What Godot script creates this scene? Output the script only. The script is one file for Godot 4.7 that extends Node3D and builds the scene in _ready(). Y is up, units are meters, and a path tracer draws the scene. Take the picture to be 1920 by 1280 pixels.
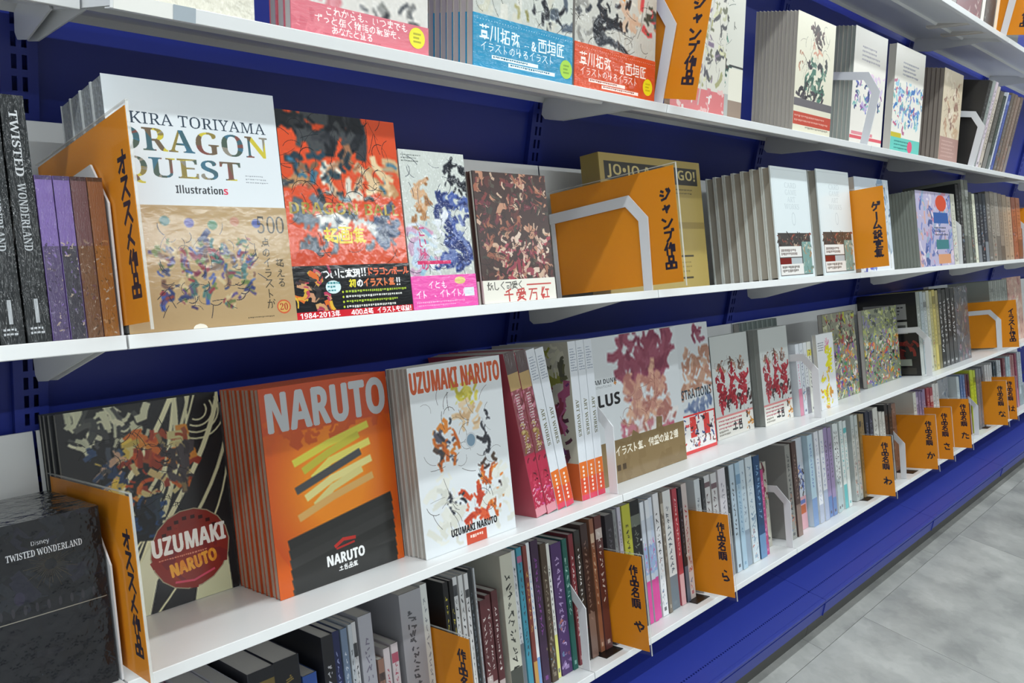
extends Node3D
# A long wall of book display shelving in a shop: white steel shelves on blue uprights, art books shown
# face out, orange category cards, a blue base deck and grey floor planks.

# lamp lines (nearest the wall, over the aisle, far side) and exposure
const E1 := 0.62
const E2 := 0.31
const E3 := 1.05
const EXPO := 1.82

const TILT := 0.2997
const BAY := 0.9
const ROWS := {"T": [1.7477, 0.2949, 0.0], "A": [1.3445, 0.2950, 0.0], "B": [1.0292, 0.3353, TILT], "C": [0.6308, 0.3295, TILT], "D": [0.2397, 0.3303, TILT]}
const ORD := ["first", "second", "third", "fourth", "fifth", "sixth", "seventh", "eighth", "ninth", "tenth", "eleventh", "twelfth", "thirteenth", "fourteenth", "fifteenth", "sixteenth", "seventeenth", "eighteenth", "nineteenth", "twentieth",
	"twenty-first", "twenty-second", "twenty-third", "twenty-fourth", "twenty-fifth", "twenty-sixth", "twenty-seventh", "twenty-eighth", "twenty-ninth", "thirtieth", "thirty-first", "thirty-second", "thirty-third", "thirty-fourth", "thirty-fifth", "thirty-sixth"]

var taken := {}
var M := {}
var fonts := {}
var plain_mats := {}
var rng := RandomNumberGenerator.new()

# ------------------------------------------------------------------ printing (flat print for covers, spines, cards)
class Sheet:
	var im: Image
	var s: float
	var w: float
	var h: float
	func _init(wmm: float, hmm: float, scale: float, c: Color) -> void:
		w = wmm; h = hmm; s = scale
		im = Image.create_empty(maxi(8, int(wmm * scale)), maxi(8, int(hmm * scale)), false, Image.FORMAT_RGB8)
		im.fill(c)
	func rect(x: float, y: float, ww: float, hh: float, c: Color) -> void:
		im.fill_rect(Rect2i(int(round(x * s)), int(round(y * s)), maxi(1, int(round(ww * s))), maxi(1, int(round(hh * s)))), c)
	func poly(p: PackedVector2Array, c: Color) -> void:
		var lo := 1e9
		var hi := -1e9
		for q in p:
			lo = minf(lo, q.y); hi = maxf(hi, q.y)
		var n := p.size()
		for row in range(maxi(0, int(floor(lo * s))), mini(im.get_height() - 1, int(ceil(hi * s))) + 1):
			var y := (row + 0.5) / s
			var xs := PackedFloat32Array()
			for i in n:
				var a := p[i]
				var b := p[(i + 1) % n]
				if (a.y <= y) != (b.y <= y):
					xs.append(a.x + (y - a.y) / (b.y - a.y) * (b.x - a.x))
			xs.sort()
			for i in range(0, xs.size() - 1, 2):
				var l := int(round(xs[i] * s))
				var r := int(round(xs[i + 1] * s))
				if r > l:
					im.fill_rect(Rect2i(l, row, r - l, 1), c)
	func ell(cx: float, cy: float, rx: float, ry: float, c: Color, rot := 0.0, n := 18) -> void:
		var p := PackedVector2Array()
		for i in n:
			var a := TAU * i / n
			p.append(Vector2(cx, cy) + Vector2(cos(a) * rx, sin(a) * ry).rotated(rot))
		poly(p, c)
	func line(p: Array, width: float, c: Color) -> void:
		for i in p.size() - 1:
			var a: Vector2 = p[i]
			var b: Vector2 = p[i + 1]
			var d := (b - a).normalized() * width * 0.5
			var n := Vector2(-d.y, d.x)
			var e := d * 0.6
			poly(PackedVector2Array([a - e + n, b + e + n, b + e - n, a - e - n]), c)

	# print screen: lets neighbouring patches of ink run together
	func soften(k: float) -> void:
		var w0 := im.get_width()
		var h0 := im.get_height()
		im.resize(maxi(4, int(w0 / k)), maxi(4, int(h0 / k)), Image.INTERPOLATE_LANCZOS)
		im.resize(w0, h0, Image.INTERPOLATE_CUBIC)

# strokes of the characters on the cards and bands; each pair of digits is a point on a 10 x 10 grid
const KANA := {
	"ジ": "1132 0435 185792 6072 8092", "ャ": "059266 3159", "ヤ": "059266 3159", "ン": "0234 195893", "プ": "12726639 8090918180", "ゲ": "3015 2393 635729 7082 9092", "｜": "5159", "ー": "0595",
	"ム": "501887 6599", "設": "1131 0343 1535 1737 1939 1719 3739 6153 6181 8184 8494 5595 9549 5699", "定": "5051 0203 0292 9293 2474 4449 4676 2549 2999", "集": "3003 2126 4142 2181 2373 2575 2777 4247 0898 5759 5729 5789",
	"オ": "0393 606948 6308", "ス": "118109 5599", "メ": "7009 2488", "イ": "8015 5359", "ラ": "2171 14847739", "ト": "3039 3477", "ド": "3039 3477 6072 8092", "ゴ": "118188 1888 7082", "ボ": "0393 5059 2518 7589 7082 9092", "ル": "303609 606896",
	"作": "3005 2329 6044 5292 6269 6494 6696", "品": "3070743430 0545490905 5595995955", "名": "5014 418108 3344 3585893935", "順": "0109 2128 3139 4191 6153 5393 5358 9398 5595 5797 5849 7899",
	"や": "0463948667 5162 2259", "ら": "4061 232665886939", "わ": "3039 0343 4308 0854849669", "か": "0363675849 4009 8295", "さ": "1282 4075 26398979", "た": "0262 3009 5494 576999", "な": "0252 3006 7193 646849385799", "は": "1019 4393 706859486799", "ま": "1292 1494 505839284789",
	"こ": "2272 162979", "れ": "2029 0343 4308 0853738898", "も": "4048597997 1363 1666", "い": "121839 7286", "つ": "0362849649", "で": "028244475979 7485 9495", "ず": "0292 5053454656573939 7082 9092", "と": "3044 8224162889", "く": "702479", "の": "5238171451838759",
	"を": "0282 4006 064447 8445485989", "あ": "0282 3048 6329180634749668", "る": "217116648679493857", "え": "4162 2363 6309 46585999", "が": "0353575849 3009 7285 8091", "し": "2028496987", "に": "1019 4383 475989", "ゆ": "1016254474865659 6069", "、": "1738", "ょ": "5058 5474 584959",
	"続": "2014 4006 0646 2629 5191 5393 5159 6549 7579 9599", "物": "1014 0343 2029 0636 6044 529289 7258 8269", "語": "1131 0343 1535 1737 5191 6165 5494 4696 5797 5959 9799 5999", "軌": "0141 1336 4336 1346 1545 0747 2029 5494 6449 74799998", "跡": "1141 1114 4144 1444 2429 2646 0949 7072 5292 6459 7479 5547 9496", "辿": "1021 0323 2329 0999 4447 4777 7477 6067",
	"実": "5051 0203 0292 9293 2474 2676 0898 4356 5609 5699", "現": "0141 0444 0848 2128 5191 5156 9196 5393 5595 6609 8689 8999", "初": "2021 0242 4208 2529 2446 5191 918979 7158", "超": "0242 2025 0545 2528 2767 0699 5191 915471 5595 5558 9598 5898", "画": "0090 5057 2272 2227 7277 2474 2777 0309 9399 0999", "年": "3004 1181 2484 2427 0797 5159", "点": "5054 5282 2484 2427 8487 2787 1809 3848 5868 8899", "収": "1117 4049 1747 5181 8159 5499", "録": "3003 1233 0545 2029 0747 0949 5181 8184 5484 4696 6669 5849 7899",
	"草": "0191 3032 6062 2474 2427 7477 2575 2777 0898 5759", "川": "201609 5058 8089", "拓": "0343 2029 0846 4191 6149 5595 5559 9599 5999", "弥": "1141 4143 1343 1315 1545 4529 6144 5292 7279 6648 8699", "西": "0191 1393 1319 9399 1999 4146 6166", "垣": "0343 2028 0847 4191 5393 5357 9397 5595 5797 4999", "匠": "1191 1119 1999 6233 3484 4439 6468",
	"妖": "2015 0343 3019 1549 7152 5494 7449 7499", "可": "0191 8189 8979 2555 2528 5558 2858", "愛": "8011 2123 5153 8173 0393 0305 9395 3454 2584 4617 2678 7609 2699", "千": "7022 0494 5159", "万": "0191 4109 448489 8979", "紅": "2014 4006 0646 2629 1718 3738 5292 7278 4898", "待": "3003 3104 2429 5191 4393 7173 4595 8589 8979 5667", "望": "2051 0242 2124 5090 5054 9094 5292 1686 1888 0999 5659", "第": "1031 0232 6081 5282 1484 8486 2686 2628 2888 8889 5459 5509", "弾": "1141 4143 1343 1315 1545 4529 5061 7071 9081 5292 5256 9296 5494 5696 4898 7279", "土": "2373 5159 0898", "台": "4013 1373 7063 2575 2529 7579 2979", "描": "0343 2029 0846 4191 6062 8082 5494 5499 9499 5999 5797 7479",
}

func strokes(ch: String) -> Array:
	var out := []
	for part in (KANA.get(ch, "") as String).split(" ", false):
		var pts := []
		for i in range(0, part.length() - 1, 2):
			pts.append(Vector2(float(part[i]), float(part[i + 1])) / 9.0)
		out.append(pts)
	return out

func kana(p: Sheet, text: String, x: float, y: float, size: float, c: Color, weight: float, down := true, step := 1.08, squeeze := 1.0) -> void:
	var at := Vector2(x, y)
	for ch in text:
		var k := 0.68 if ch in "ャょっ" else 1.0
		for st in strokes("つ" if ch == "っ" else ch):
			var pts := []
			for q in st:
				pts.append(at + Vector2((q.x * k + (1.0 - k) * 0.5) * size * 0.88 * squeeze, (q.y * k + (1.0 - k) * 0.5) * size * 0.88))
			p.line(pts, weight, c)
		at += Vector2(0, size * step) if down else Vector2(size * step * squeeze, 0)

func font(kind: String) -> Font:
	if not fonts.has(kind):
		var f := SystemFont.new()
		f.font_names = PackedStringArray(["Droid Serif" if kind.begins_with("serif") else "Droid Sans"])
		f.font_weight = 700 if kind.ends_with("bold") else 400
		fonts[kind] = f
	return fonts[kind]

func type(p: Sheet, text: String, kind: String, x: float, y: float, w: float, h: float, colours: Array, rot := 0.0, fat := 0.0) -> void:
	var tm := TextMesh.new()
	tm.font = font(kind); tm.font_size = 80; tm.pixel_size = 0.01; tm.depth = 0.0; tm.curve_step = 3.0; tm.text = text
	var a := tm.get_mesh_arrays()
	var v: PackedVector3Array = a[Mesh.ARRAY_VERTEX]
	var idx: PackedInt32Array = a[Mesh.ARRAY_INDEX]
	if v.is_empty():
		return
	var lo := Vector2(1e9, 1e9)
	var hi := -lo
	for q in v:
		lo = lo.min(Vector2(q.x, -q.y)); hi = hi.max(Vector2(q.x, -q.y))
	var k := Vector2(w, h) / (hi - lo)
	for pass_ in (5 if fat > 0.0 else 1):
		var off: Vector2 = [Vector2.ZERO, Vector2(fat, 0), Vector2(-fat, 0), Vector2(0, fat), Vector2(0, -fat)][pass_]
		for i in range(0, idx.size(), 3):
			var t := PackedVector2Array()
			for j in 3:
				var q := v[idx[i + j]]
				t.append(Vector2(x, y) + off + ((Vector2(q.x, -q.y) - lo) * k).rotated(rot))
			p.poly(t, colours[0] if colours.size() == 1 else colours[absi(int(t[0].x / 7.0) * 5 + int(t[0].y / 9.0) * 3) % colours.size()])

# loose brush work: strokes follow a slowly turning direction and take their colour from patches of the palette
func daubs(p: Sheet, x: float, y: float, w: float, h: float, colours: Array, n: int, small: float, big: float, seed_: int) -> void:
	var r := RandomNumberGenerator.new()
	r.seed = seed_
	var f := FastNoiseLite.new()
	f.seed = seed_; f.noise_type = FastNoiseLite.TYPE_SIMPLEX_SMOOTH; f.frequency = 0.16 / big; f.fractal_type = FastNoiseLite.FRACTAL_NONE
	for i in n:
		var k := 1.2 if i < n / 2 else 0.7
		var a := r.randf_range(small, big) * k
		var at := Vector2(x + r.randf() * w, y + r.randf() * h)
		var pick := (f.get_noise_2d(at.x + 500.0, at.y) * 0.5 + 0.5) * 2.2 + r.randf() * 0.25
		var c: Color = colours[int(pick * colours.size()) % colours.size()]
		c = c.lerp(colours[r.randi() % colours.size()], r.randf() * 0.22)
		var pts := [at]
		for j in 3:
			var dir := f.get_noise_2d(at.x, at.y + 300.0) * 5.0 + seed_
			at += Vector2.from_angle(dir) * a * 0.62
			pts.append(at)
		p.line(pts, a * r.randf_range(0.45, 0.9), c)

func sketch(p: Sheet, x: float, y: float, w: float, h: float, c: Color, n: int, long: float, seed_: int) -> void:
	var r := RandomNumberGenerator.new()
	r.seed = seed_
	for i in n:
		var at := Vector2(x + r.randf() * w, y + r.randf() * h)
		var dir := r.randf() * TAU
		var turn := r.randf_range(-0.5, 0.5)
		var pts := [at]
		for j in 5:
			at += Vector2.from_angle(dir) * long * 0.2
			dir += turn
			pts.append(at)
		p.line(pts, r.randf_range(0.35, 0.9), c)

func dashes(p: Sheet, x: float, y: float, w: float, rows: int, pitch: float, c: Color, seed_: int, high := 0.45) -> void:
	var r := RandomNumberGenerator.new()
	r.seed = seed_
	for i in rows:
		var at := x
		var end := x + w * r.randf_range(0.7, 1.0)
		while at < end:
			var l := pitch * r.randf_range(0.35, 0.8)
			p.rect(at, y + i * pitch, l, pitch * high * r.randf_range(0.6, 1.0), c)
			at += l + pitch * 0.22

func hue(s: String) -> Color:
	return Color.html("#" + s)

func printed(p: Sheet, rough := 0.3, bump: Texture2D = null, depth := 0.3) -> StandardMaterial3D:
	var m := StandardMaterial3D.new()
	m.albedo_texture = ImageTexture.create_from_image(p.im)
	m.roughness = rough
	m.texture_repeat = false
	if bump:
		m.normal_enabled = true; m.normal_texture = bump; m.normal_scale = depth
	return m

func mat(c: Color, rough := 0.5, metal := 0.0) -> StandardMaterial3D:
	var key := "%s %.2f %.2f" % [c.to_html(), rough, metal]
	if not plain_mats.has(key):
		var m := StandardMaterial3D.new()
		m.albedo_color = c; m.roughness = rough; m.metallic = metal
		plain_mats[key] = m
	return plain_mats[key]

# ------------------------------------------------------------------ shapes
func tool_() -> SurfaceTool:
	var st := SurfaceTool.new()
	st.begin(Mesh.PRIMITIVE_TRIANGLES)
	return st

const EDGE := Rect2(0.004, 0.004, 0.004, 0.004)

func quad(st: SurfaceTool, a: Vector3, b: Vector3, c: Vector3, d: Vector3, uv := EDGE) -> void:
	var n := (c - a).cross(b - a).normalized()
	var vs := [a, b, c, a, c, d]
	var us := [uv.position, Vector2(uv.end.x, uv.position.y), uv.end, uv.position, uv.end, Vector2(uv.position.x, uv.end.y)]
	for i in 6:
		st.set_normal(n); st.set_uv(us[i]); st.add_vertex(vs[i])

func box(st: SurfaceTool, lo: Vector3, hi: Vector3, uv := {}) -> void:
	quad(st, Vector3(lo.x, hi.y, hi.z), hi, Vector3(hi.x, lo.y, hi.z), Vector3(lo.x, lo.y, hi.z), uv.get("front", EDGE))
	quad(st, Vector3(hi.x, hi.y, lo.z), Vector3(lo.x, hi.y, lo.z), lo, Vector3(hi.x, lo.y, lo.z), uv.get("back", EDGE))
	quad(st, hi, Vector3(hi.x, hi.y, lo.z), Vector3(hi.x, lo.y, lo.z), Vector3(hi.x, lo.y, hi.z), uv.get("right", EDGE))
	quad(st, Vector3(lo.x, hi.y, lo.z), Vector3(lo.x, hi.y, hi.z), Vector3(lo.x, lo.y, hi.z), lo, uv.get("left", EDGE))
	quad(st, Vector3(lo.x, hi.y, lo.z), Vector3(hi.x, hi.y, lo.z), hi, Vector3(lo.x, hi.y, hi.z), uv.get("top", EDGE))
	quad(st, Vector3(lo.x, lo.y, hi.z), Vector3(hi.x, lo.y, hi.z), Vector3(hi.x, lo.y, lo.z), lo, uv.get("bottom", EDGE))

# a profile in the (z, y) plane drawn out along x from x0 to x1
func extrude(st: SurfaceTool, prof: PackedVector2Array, x0: float, x1: float) -> void:
	if Geometry2D.is_polygon_clockwise(prof):
		prof.reverse()
	var tri := Geometry2D.triangulate_polygon(prof)
	for i in range(0, tri.size(), 3):
		var a := prof[tri[i]]
		var b := prof[tri[i + 1]]
		var c := prof[tri[i + 2]]
		if (b - a).cross(c - a) < 0.0:
			var t := b
			b = c; c = t
		for side in 2:
			var x := x0 if side == 0 else x1
			var pts := [Vector3(x, a.y, a.x), Vector3(x, b.y, b.x), Vector3(x, c.y, c.x)]
			if side == 0:
				pts.reverse()
			for q in pts:
				st.set_normal(Vector3(-1 if side == 0 else 1, 0, 0)); st.set_uv(Vector2(0.01, 0.01)); st.add_vertex(q)
	for i in prof.size():
		var a := prof[i]
		var b := prof[(i + 1) % prof.size()]
		quad(st, Vector3(x0, a.y, a.x), Vector3(x0, b.y, b.x), Vector3(x1, b.y, b.x), Vector3(x1, a.y, a.x))

func put(called: String, st: SurfaceTool, m: Material, parent: Node) -> MeshInstance3D:
	var o := MeshInstance3D.new()
	o.mesh = st.commit()
	o.material_override = m
	o.name = called
	parent.add_child(o, true)
	return o

func numbered(called: String) -> String:
	var n: int = taken.get(called, 0)
	taken[called] = n + 1
	return called if n == 0 else "%s_%03d" % [called, n]

func thing(called: String, label: String, category: String, xf: Transform3D, group := "") -> Node3D:
	var o := Node3D.new()
	o.name = numbered(called)
	add_child(o)
	o.transform = xf
	o.set_meta("label", label); o.set_meta("category", category)
	if group:
		o.set_meta("group", group)
	return o

func copy_of(src: Node3D, called: String, label: String, xf: Transform3D, group := "") -> Node3D:
	var o: Node3D = src.duplicate()
	o.name = numbered(called)
	add_child(o)
	o.transform = xf
	o.set_meta("label", label)
	if group:
		o.set_meta("group", group)
	return o

func spot(row: String, x: float, h: float, out: float) -> Vector3:
	var r: Array = ROWS[row]
	var t: float = r[2]
	return Vector3(x, r[0] + h * cos(t) + out * sin(t), r[1] - h * sin(t) + out * cos(t))

# where a thing stands on a shelf: x along the wall, h off the shelf, out from its front edge
func stand(row: String, x: float, h: float, out: float, lean := 0.0, turn := 0.0, roll := 0.0) -> Transform3D:
	var t: float = ROWS[row][2]
	return Transform3D(Basis(Vector3.RIGHT, -(t + lean)) * Basis(Vector3.UP, turn) * Basis(Vector3.BACK, roll), spot(row, x, h, out))

# ------------------------------------------------------------------ books
# local frame: x 0..w across the cover, y 0..h, front cover at z = 0, back cover at z = -t; bound on the right edge
func book_parts(o: Node3D, w: float, h: float, t: float, d: Dictionary) -> void:
	var tb: float = d.get("board", 0.0008)
	var cm: Material = d.cover
	var st := tool_()
	if d.has("front"):
		var f := tool_()
		box(f, Vector3(0, 0, -tb), Vector3(w, h, 0), {"front": Rect2(0, 0, 1, 1) if not d.has("front_uv") else d.front_uv})
		put("front_cover", f, d.front, o)
	else:
		box(st, Vector3(0, 0, -tb), Vector3(w, h, 0))
	box(st, Vector3(0, 0, -t), Vector3(w, h, -t + tb))
	if d.has("spine"):
		var s := tool_()
		box(s, Vector3(w - tb, 0, -t + tb * 0.5), Vector3(w + 0.0002, h, -tb * 0.5), {"right": d.spine_uv})
		put("spine", s, d.spine, o)
	else:
		box(st, Vector3(w - tb, 0, -t + tb), Vector3(w, h, -tb))
	if d.get("case", false):
		box(st, Vector3(0, 0, -t + tb), Vector3(tb, h, -tb))
		box(st, Vector3(tb, h - tb, -t + tb), Vector3(w - tb, h, -tb))
		box(st, Vector3(tb, 0, -t + tb), Vector3(w - tb, tb, -tb))
	put("cover", st, cm, o)
	if not d.get("case", false):
		var g := tool_()
		var lip: float = d.get("lip", 0.001)
		box(g, Vector3(lip, lip, -t + tb), Vector3(w - tb, h - lip, -tb))
		put("pages", g, d.get("pages", M.pages), o)
	if d.has("band"):
		var b := tool_()
		var y0: float = d.get("band_from", 0.0)
		box(b, Vector3(-0.0004, y0, 0), Vector3(w + 0.0006, d.band_to, 0.0005), {"front": Rect2(0, 0, 1, 1)})
		box(b, Vector3(w, y0, -t), Vector3(w + 0.0006, d.band_to, 0))
		box(b, Vector3(-0.0004, y0, -tb), Vector3(0, d.band_to, 0))
		put("band", b, d.band, o)
	if d.has("sticker"):
		var k: Array = d.sticker
		var s2 := tool_()
		var n := 22
		var c := Vector3(k[0], k[1], 0.0008)
		for i in n:
			var a: Vector3 = Vector3(cos(TAU * i / n), sin(TAU * i / n), 0) * k[2]
			var b2: Vector3 = Vector3(cos(TAU * (i + 1) / n), sin(TAU * (i + 1) / n), 0) * k[2]
			for q in [c, c + b2, c + a]:
				var e: Vector3 = (q - c) / k[2] * 0.5
				s2.set_normal(Vector3.BACK); s2.set_uv(Vector2(0.5 + e.x, 0.5 - e.y)); s2.add_vertex(q)
		put("round_sticker", s2, k[3], o)

func book(called: String, label: String, xf: Transform3D, w: float, h: float, t: float, d: Dictionary, group := "") -> Node3D:
	xf.origin += xf.basis.y * 0.0004
	var o := thing(called, label, d.get("category", "book"), xf, group)
	book_parts(o, w, h, t, d)
	return o

# copies standing one behind the other behind a book that faces out
func pile(called: String, label: String, row: String, x: float, out: float, lean: float, w: float, h: float, t: float, n: int, d: Dictionary, group: String, step := 0.0) -> void:
	var e := d.duplicate()
	e.erase("front"); e.erase("sticker")
	var first: Node3D = null
	for i in n:
		var drop := (t + (0.0014 if d.has("band") else 0.0006)) * (i + 1)
		var base := stand(row, x + (rng.randf() - 0.5) * 0.002 + step * i, 0.0, out, lean)
		base.origin -= base.basis.z * drop
		# keep the foot of every copy on the shelf
		var need := spot(row, x, 0.0, out)
		var tilt: float = ROWS[row][2]
		var up := Vector3(0, cos(tilt), -sin(tilt))
		var off := (base.origin - need).dot(up)
		base.origin -= base.basis.y * (off / base.basis.y.dot(up))
		if first == null:
			first = book(called, label + ", %s from the front" % ORD[i + 1] if n > 1 else label, base, w, h, t, e, group)
		else:
			base.origin += base.basis.y * 0.0004
			copy_of(first, called, label + ", %s from the front" % ORD[i + 1], base, group)

# a book standing spine out: x is its left side, the spine looks at the aisle
func upright(called: String, label: String, row: String, x: float, out: float, deep: float, h: float, t: float, d: Dictionary, group := "", roll := 0.0, lift := 0.0, lean := 0.0) -> Node3D:
	var b := stand(row, x, lift, out, lean, 0.0, roll)
	var q := Transform3D(b.basis * Basis(Vector3.UP, -PI / 2), b.origin - b.basis.z * deep)
	return book(called, label, q, deep, h, t, d, group)

# ------------------------------------------------------------------ spines: many narrow prints share a few sheets
var atlas_sheet: Sheet
var atlas_mat: StandardMaterial3D
var atlas_next := 0
var atlas_jobs := []
const CELL := Vector2i(48, 400)
const ACROSS := 42

func spine_cell() -> Rect2:
	var i := atlas_next
	atlas_next += 1
	return Rect2((i % ACROSS) * CELL.x, (i / ACROSS) * CELL.y, CELL.x, CELL.y)

func spine_print(c: Color, c2: Color, style: String, seed_: int) -> Rect2:
	var r := spine_cell()
	var p := atlas_sheet
	var g := RandomNumberGenerator.new()
	g.seed = seed_
	p.rect(r.position.x, r.position.y, CELL.x, CELL.y, c)
	var x := r.position.x
	var y := r.position.y
	if style == "mag":
		p.rect(x, y + 150, CELL.x, 90, c.lerp(hue("7fa8dc"), 0.6))
		p.rect(x, y + 262, CELL.x, 138, c2)
		p.rect(x, y, CELL.x, 60, c.lerp(hue("ffffff"), 0.4))
		daubs(p, x + 6, y + 130, 36, 100, [hue("8fb4e0"), hue("eef2f8"), hue("b0a8d8"), c2], 30, 3, 9, seed_)
	else:
		var kind := g.randi() % 5
		if kind == 1 or kind == 3:
			var cut := g.randf_range(0.62, 0.8)
			p.rect(x, y + CELL.y * cut, CELL.x, CELL.y * (1.0 - cut), c.lerp(c2, 0.75))
		if kind == 2:
			p.rect(x, y + g.randf_range(20, 50), CELL.x, g.randf_range(18, 40), c.lerp(c2, 0.8))
		if kind == 4:
			daubs(p, x + 8, y + 220, 32, 160, [c2, c.lerp(c2, 0.5), c.lightened(0.3), hue("b86a5a"), hue("5f7fa0")], 26, 3, 9, seed_)
		# title set down the spine
		var at := y + g.randf_range(30, 70)
		var end := y + g.randf_range(220, 320)
		var sz := g.randf_range(16, 26)
		var ink := c2 if absf(c2.get_luminance() - c.get_luminance()) > 0.18 else (hue("f0f0f0") if c.get_luminance() < 0.4 else hue("30323a"))
		while at < end:
			for k in 3:
				var a := Vector2(x + CELL.x * 0.5 + g.randf_range(-0.5, 0.5) * sz, at + g.randf() * sz * 0.8)
				var b := Vector2(x + CELL.x * 0.5 + g.randf_range(-0.5, 0.5) * sz, at + g.randf() * sz * 0.8)
				p.line([a, b], 3.2, ink)
			at += sz
		p.rect(x + 14, y + 372, 20, 12, ink.lerp(c, 0.3))
	return Rect2(r.position / Vector2(atlas_sheet.w, atlas_sheet.h), r.size / Vector2(atlas_sheet.w, atlas_sheet.h))

# ------------------------------------------------------------------ shelf furniture
func shelf(row: String, k: int, label: String, front := 0.0) -> void:
	var x0 := k * BAY + 0.0012
	var x1 := (k + 1) * BAY - 0.0012
	var o := thing("shelf", label, "shelf", stand(row, x0, 0.0, front), "white shelves of the display wall")
	var w := x1 - x0
	var back := -0.318 if row in ["B", "C", "D"] else -0.288
	back -= front * 0.0
	var deep := back - front if front < 0.0 else back
	deep = maxf(deep, -0.318)
	if front < 0.0:
		deep = back - front
	var st := tool_()
	box(st, Vector3(0, -0.002, deep), Vector3(w, 0, -0.0016))
	box(st, Vector3(0, -0.012, deep), Vector3(w, -0.002, deep + 0.0016))
	for x in [0.0, w - 0.0016]:
		box(st, Vector3(x, -0.012, deep + 0.0016), Vector3(x + 0.0016, -0.002, -0.0016))
	put("board", st, M.white, o)
	var l := tool_()
	extrude(l, PackedVector2Array([Vector2(-0.0016, 0), Vector2(-0.0007, 0), Vector2(0, -0.0007), Vector2(0, -0.0135), Vector2(-0.0007, -0.0142), Vector2(-0.014, -0.0142), Vector2(-0.014, -0.0130), Vector2(-0.0016, -0.0130)]), 0, w)
	put("lip", l, M.white, o)
	var s := tool_()
	var mid := deep * 0.52
	extrude(s, PackedVector2Array([Vector2(mid - 0.02, -0.002), Vector2(mid - 0.016, -0.008), Vector2(mid + 0.016, -0.008), Vector2(mid + 0.02, -0.002)]), 0.012, w - 0.012)
	put("stiffener", s, M.white, o)
	for side in 2:
		if row == "D":
			break
		var b := tool_()
		var bx := 0.003 if side == 0 else w - 0.005
		extrude(b, PackedVector2Array([Vector2(deep + 0.002, -0.0121), Vector2(deep + 0.002, -0.034), Vector2(deep + 0.012, -0.042), Vector2(deep + 0.05, -0.042), Vector2(-0.075, -0.0122), Vector2(-0.09, -0.0022), Vector2(deep + 0.02, -0.0022)]), bx, bx + 0.002)
		put("bracket", b, M.white, o)

func back_plate(row: String, k: int, label: String) -> void:
	var o := thing("back_plate", label, "back plate", stand(row, k * BAY + 0.002, 0.0, -0.256), "white plates behind the books")
	var st := tool_()
	box(st, Vector3(0, 0.0004, -0.0015), Vector3(BAY - 0.004, 0.27, 0))
	put("sheet", st, M.white, o)
	var l := tool_()
	extrude(l, PackedVector2Array([Vector2(-0.006, 0.27), Vector2(-0.006, 0.2712), Vector2(-0.0006, 0.2712), Vector2(0, 0.2706), Vector2(0, 0.27)]), 0, BAY - 0.004)
	put("top_edge", l, M.white, o)

func bookend(row: String, x: float, label: String) -> void:
	var o := thing("bookend", label, "bookend", stand(row, x, 0.0, 0.0), "white bookends at the shelf joints")
	var st := tool_()
	extrude(st, PackedVector2Array([Vector2(-0.030, 0.0003), Vector2(-0.011, 0.0003), Vector2(-0.007, 0.130), Vector2(-0.045, 0.175), Vector2(-0.240, 0.171), Vector2(-0.240, 0.151), Vector2(-0.054, 0.1555), Vector2(-0.028, 0.126)]), -0.001, 0.001)
	put("frame", st, M.steel, o)
	var b := tool_()
	box(b, Vector3(-0.001, 0.0003, -0.238), Vector3(0.001, 0.151, -0.228))
	put("rear_leg", b, M.steel, o)

func sign_card(row: String, x: float, label: String, m: Material, foot: bool, turn := 0.0, shift := 0.0) -> void:
	var o := thing("category_sign", label, "sign", stand(row, x, 0.0015, shift, 0.0, turn), "orange category signs")
	var c := tool_()
	box(c, Vector3(-0.0003, 0.008, -0.236), Vector3(0.0003, 0.209, 0.052), {"left": Rect2(0, 0, 1, 1), "right": Rect2(1, 0, -1, 1)})
	put("card", c, m, o)
	var s := tool_()
	for sx in [-0.0012, 0.0012]:
		quad(s, Vector3(sx, 0.212, -0.241), Vector3(sx, 0.212, 0.0565), Vector3(sx, 0.0006, 0.0565), Vector3(sx, 0.0006, -0.241))
	put("clear_sleeve", s, M.clear, o)
	var e := tool_()
	box(e, Vector3(-0.0014, 0.0006, 0.0566), Vector3(0.0014, 0.212, 0.0578))
	box(e, Vector3(-0.0014, 0.2122, -0.241), Vector3(0.0014, 0.2132, 0.0578))
	put("sleeve_edge", e, M.acrylic, o)
	if foot:
		var f := tool_()
		box(f, Vector3(-0.057, -0.0014, -0.16), Vector3(0.0, -0.0002, -0.018))
		box(f, Vector3(0.0, -0.0014, -0.16), Vector3(0.0006, 0.008, -0.06))
		put("foot", f, M.black, o)

func card_print(main: String, tail: String) -> StandardMaterial3D:
	var p := Sheet.new(288, 201, 2.0, hue("e28c0c"))
	var ink := hue("1f1830")
	if tail == "":
		kana(p, main, 288 - 32, 38, 23.0, ink, 4.2, true, 1.02)
	else:
		kana(p, main, 288 - 33, 22, 22.5, ink, 3.5, true, 1.03)
		kana(p, tail, 288 - 33, 138, 27, ink, 4.2, true)
	var m := printed(p, 0.5)
	m.metallic_specular = 0.28
	return m

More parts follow.
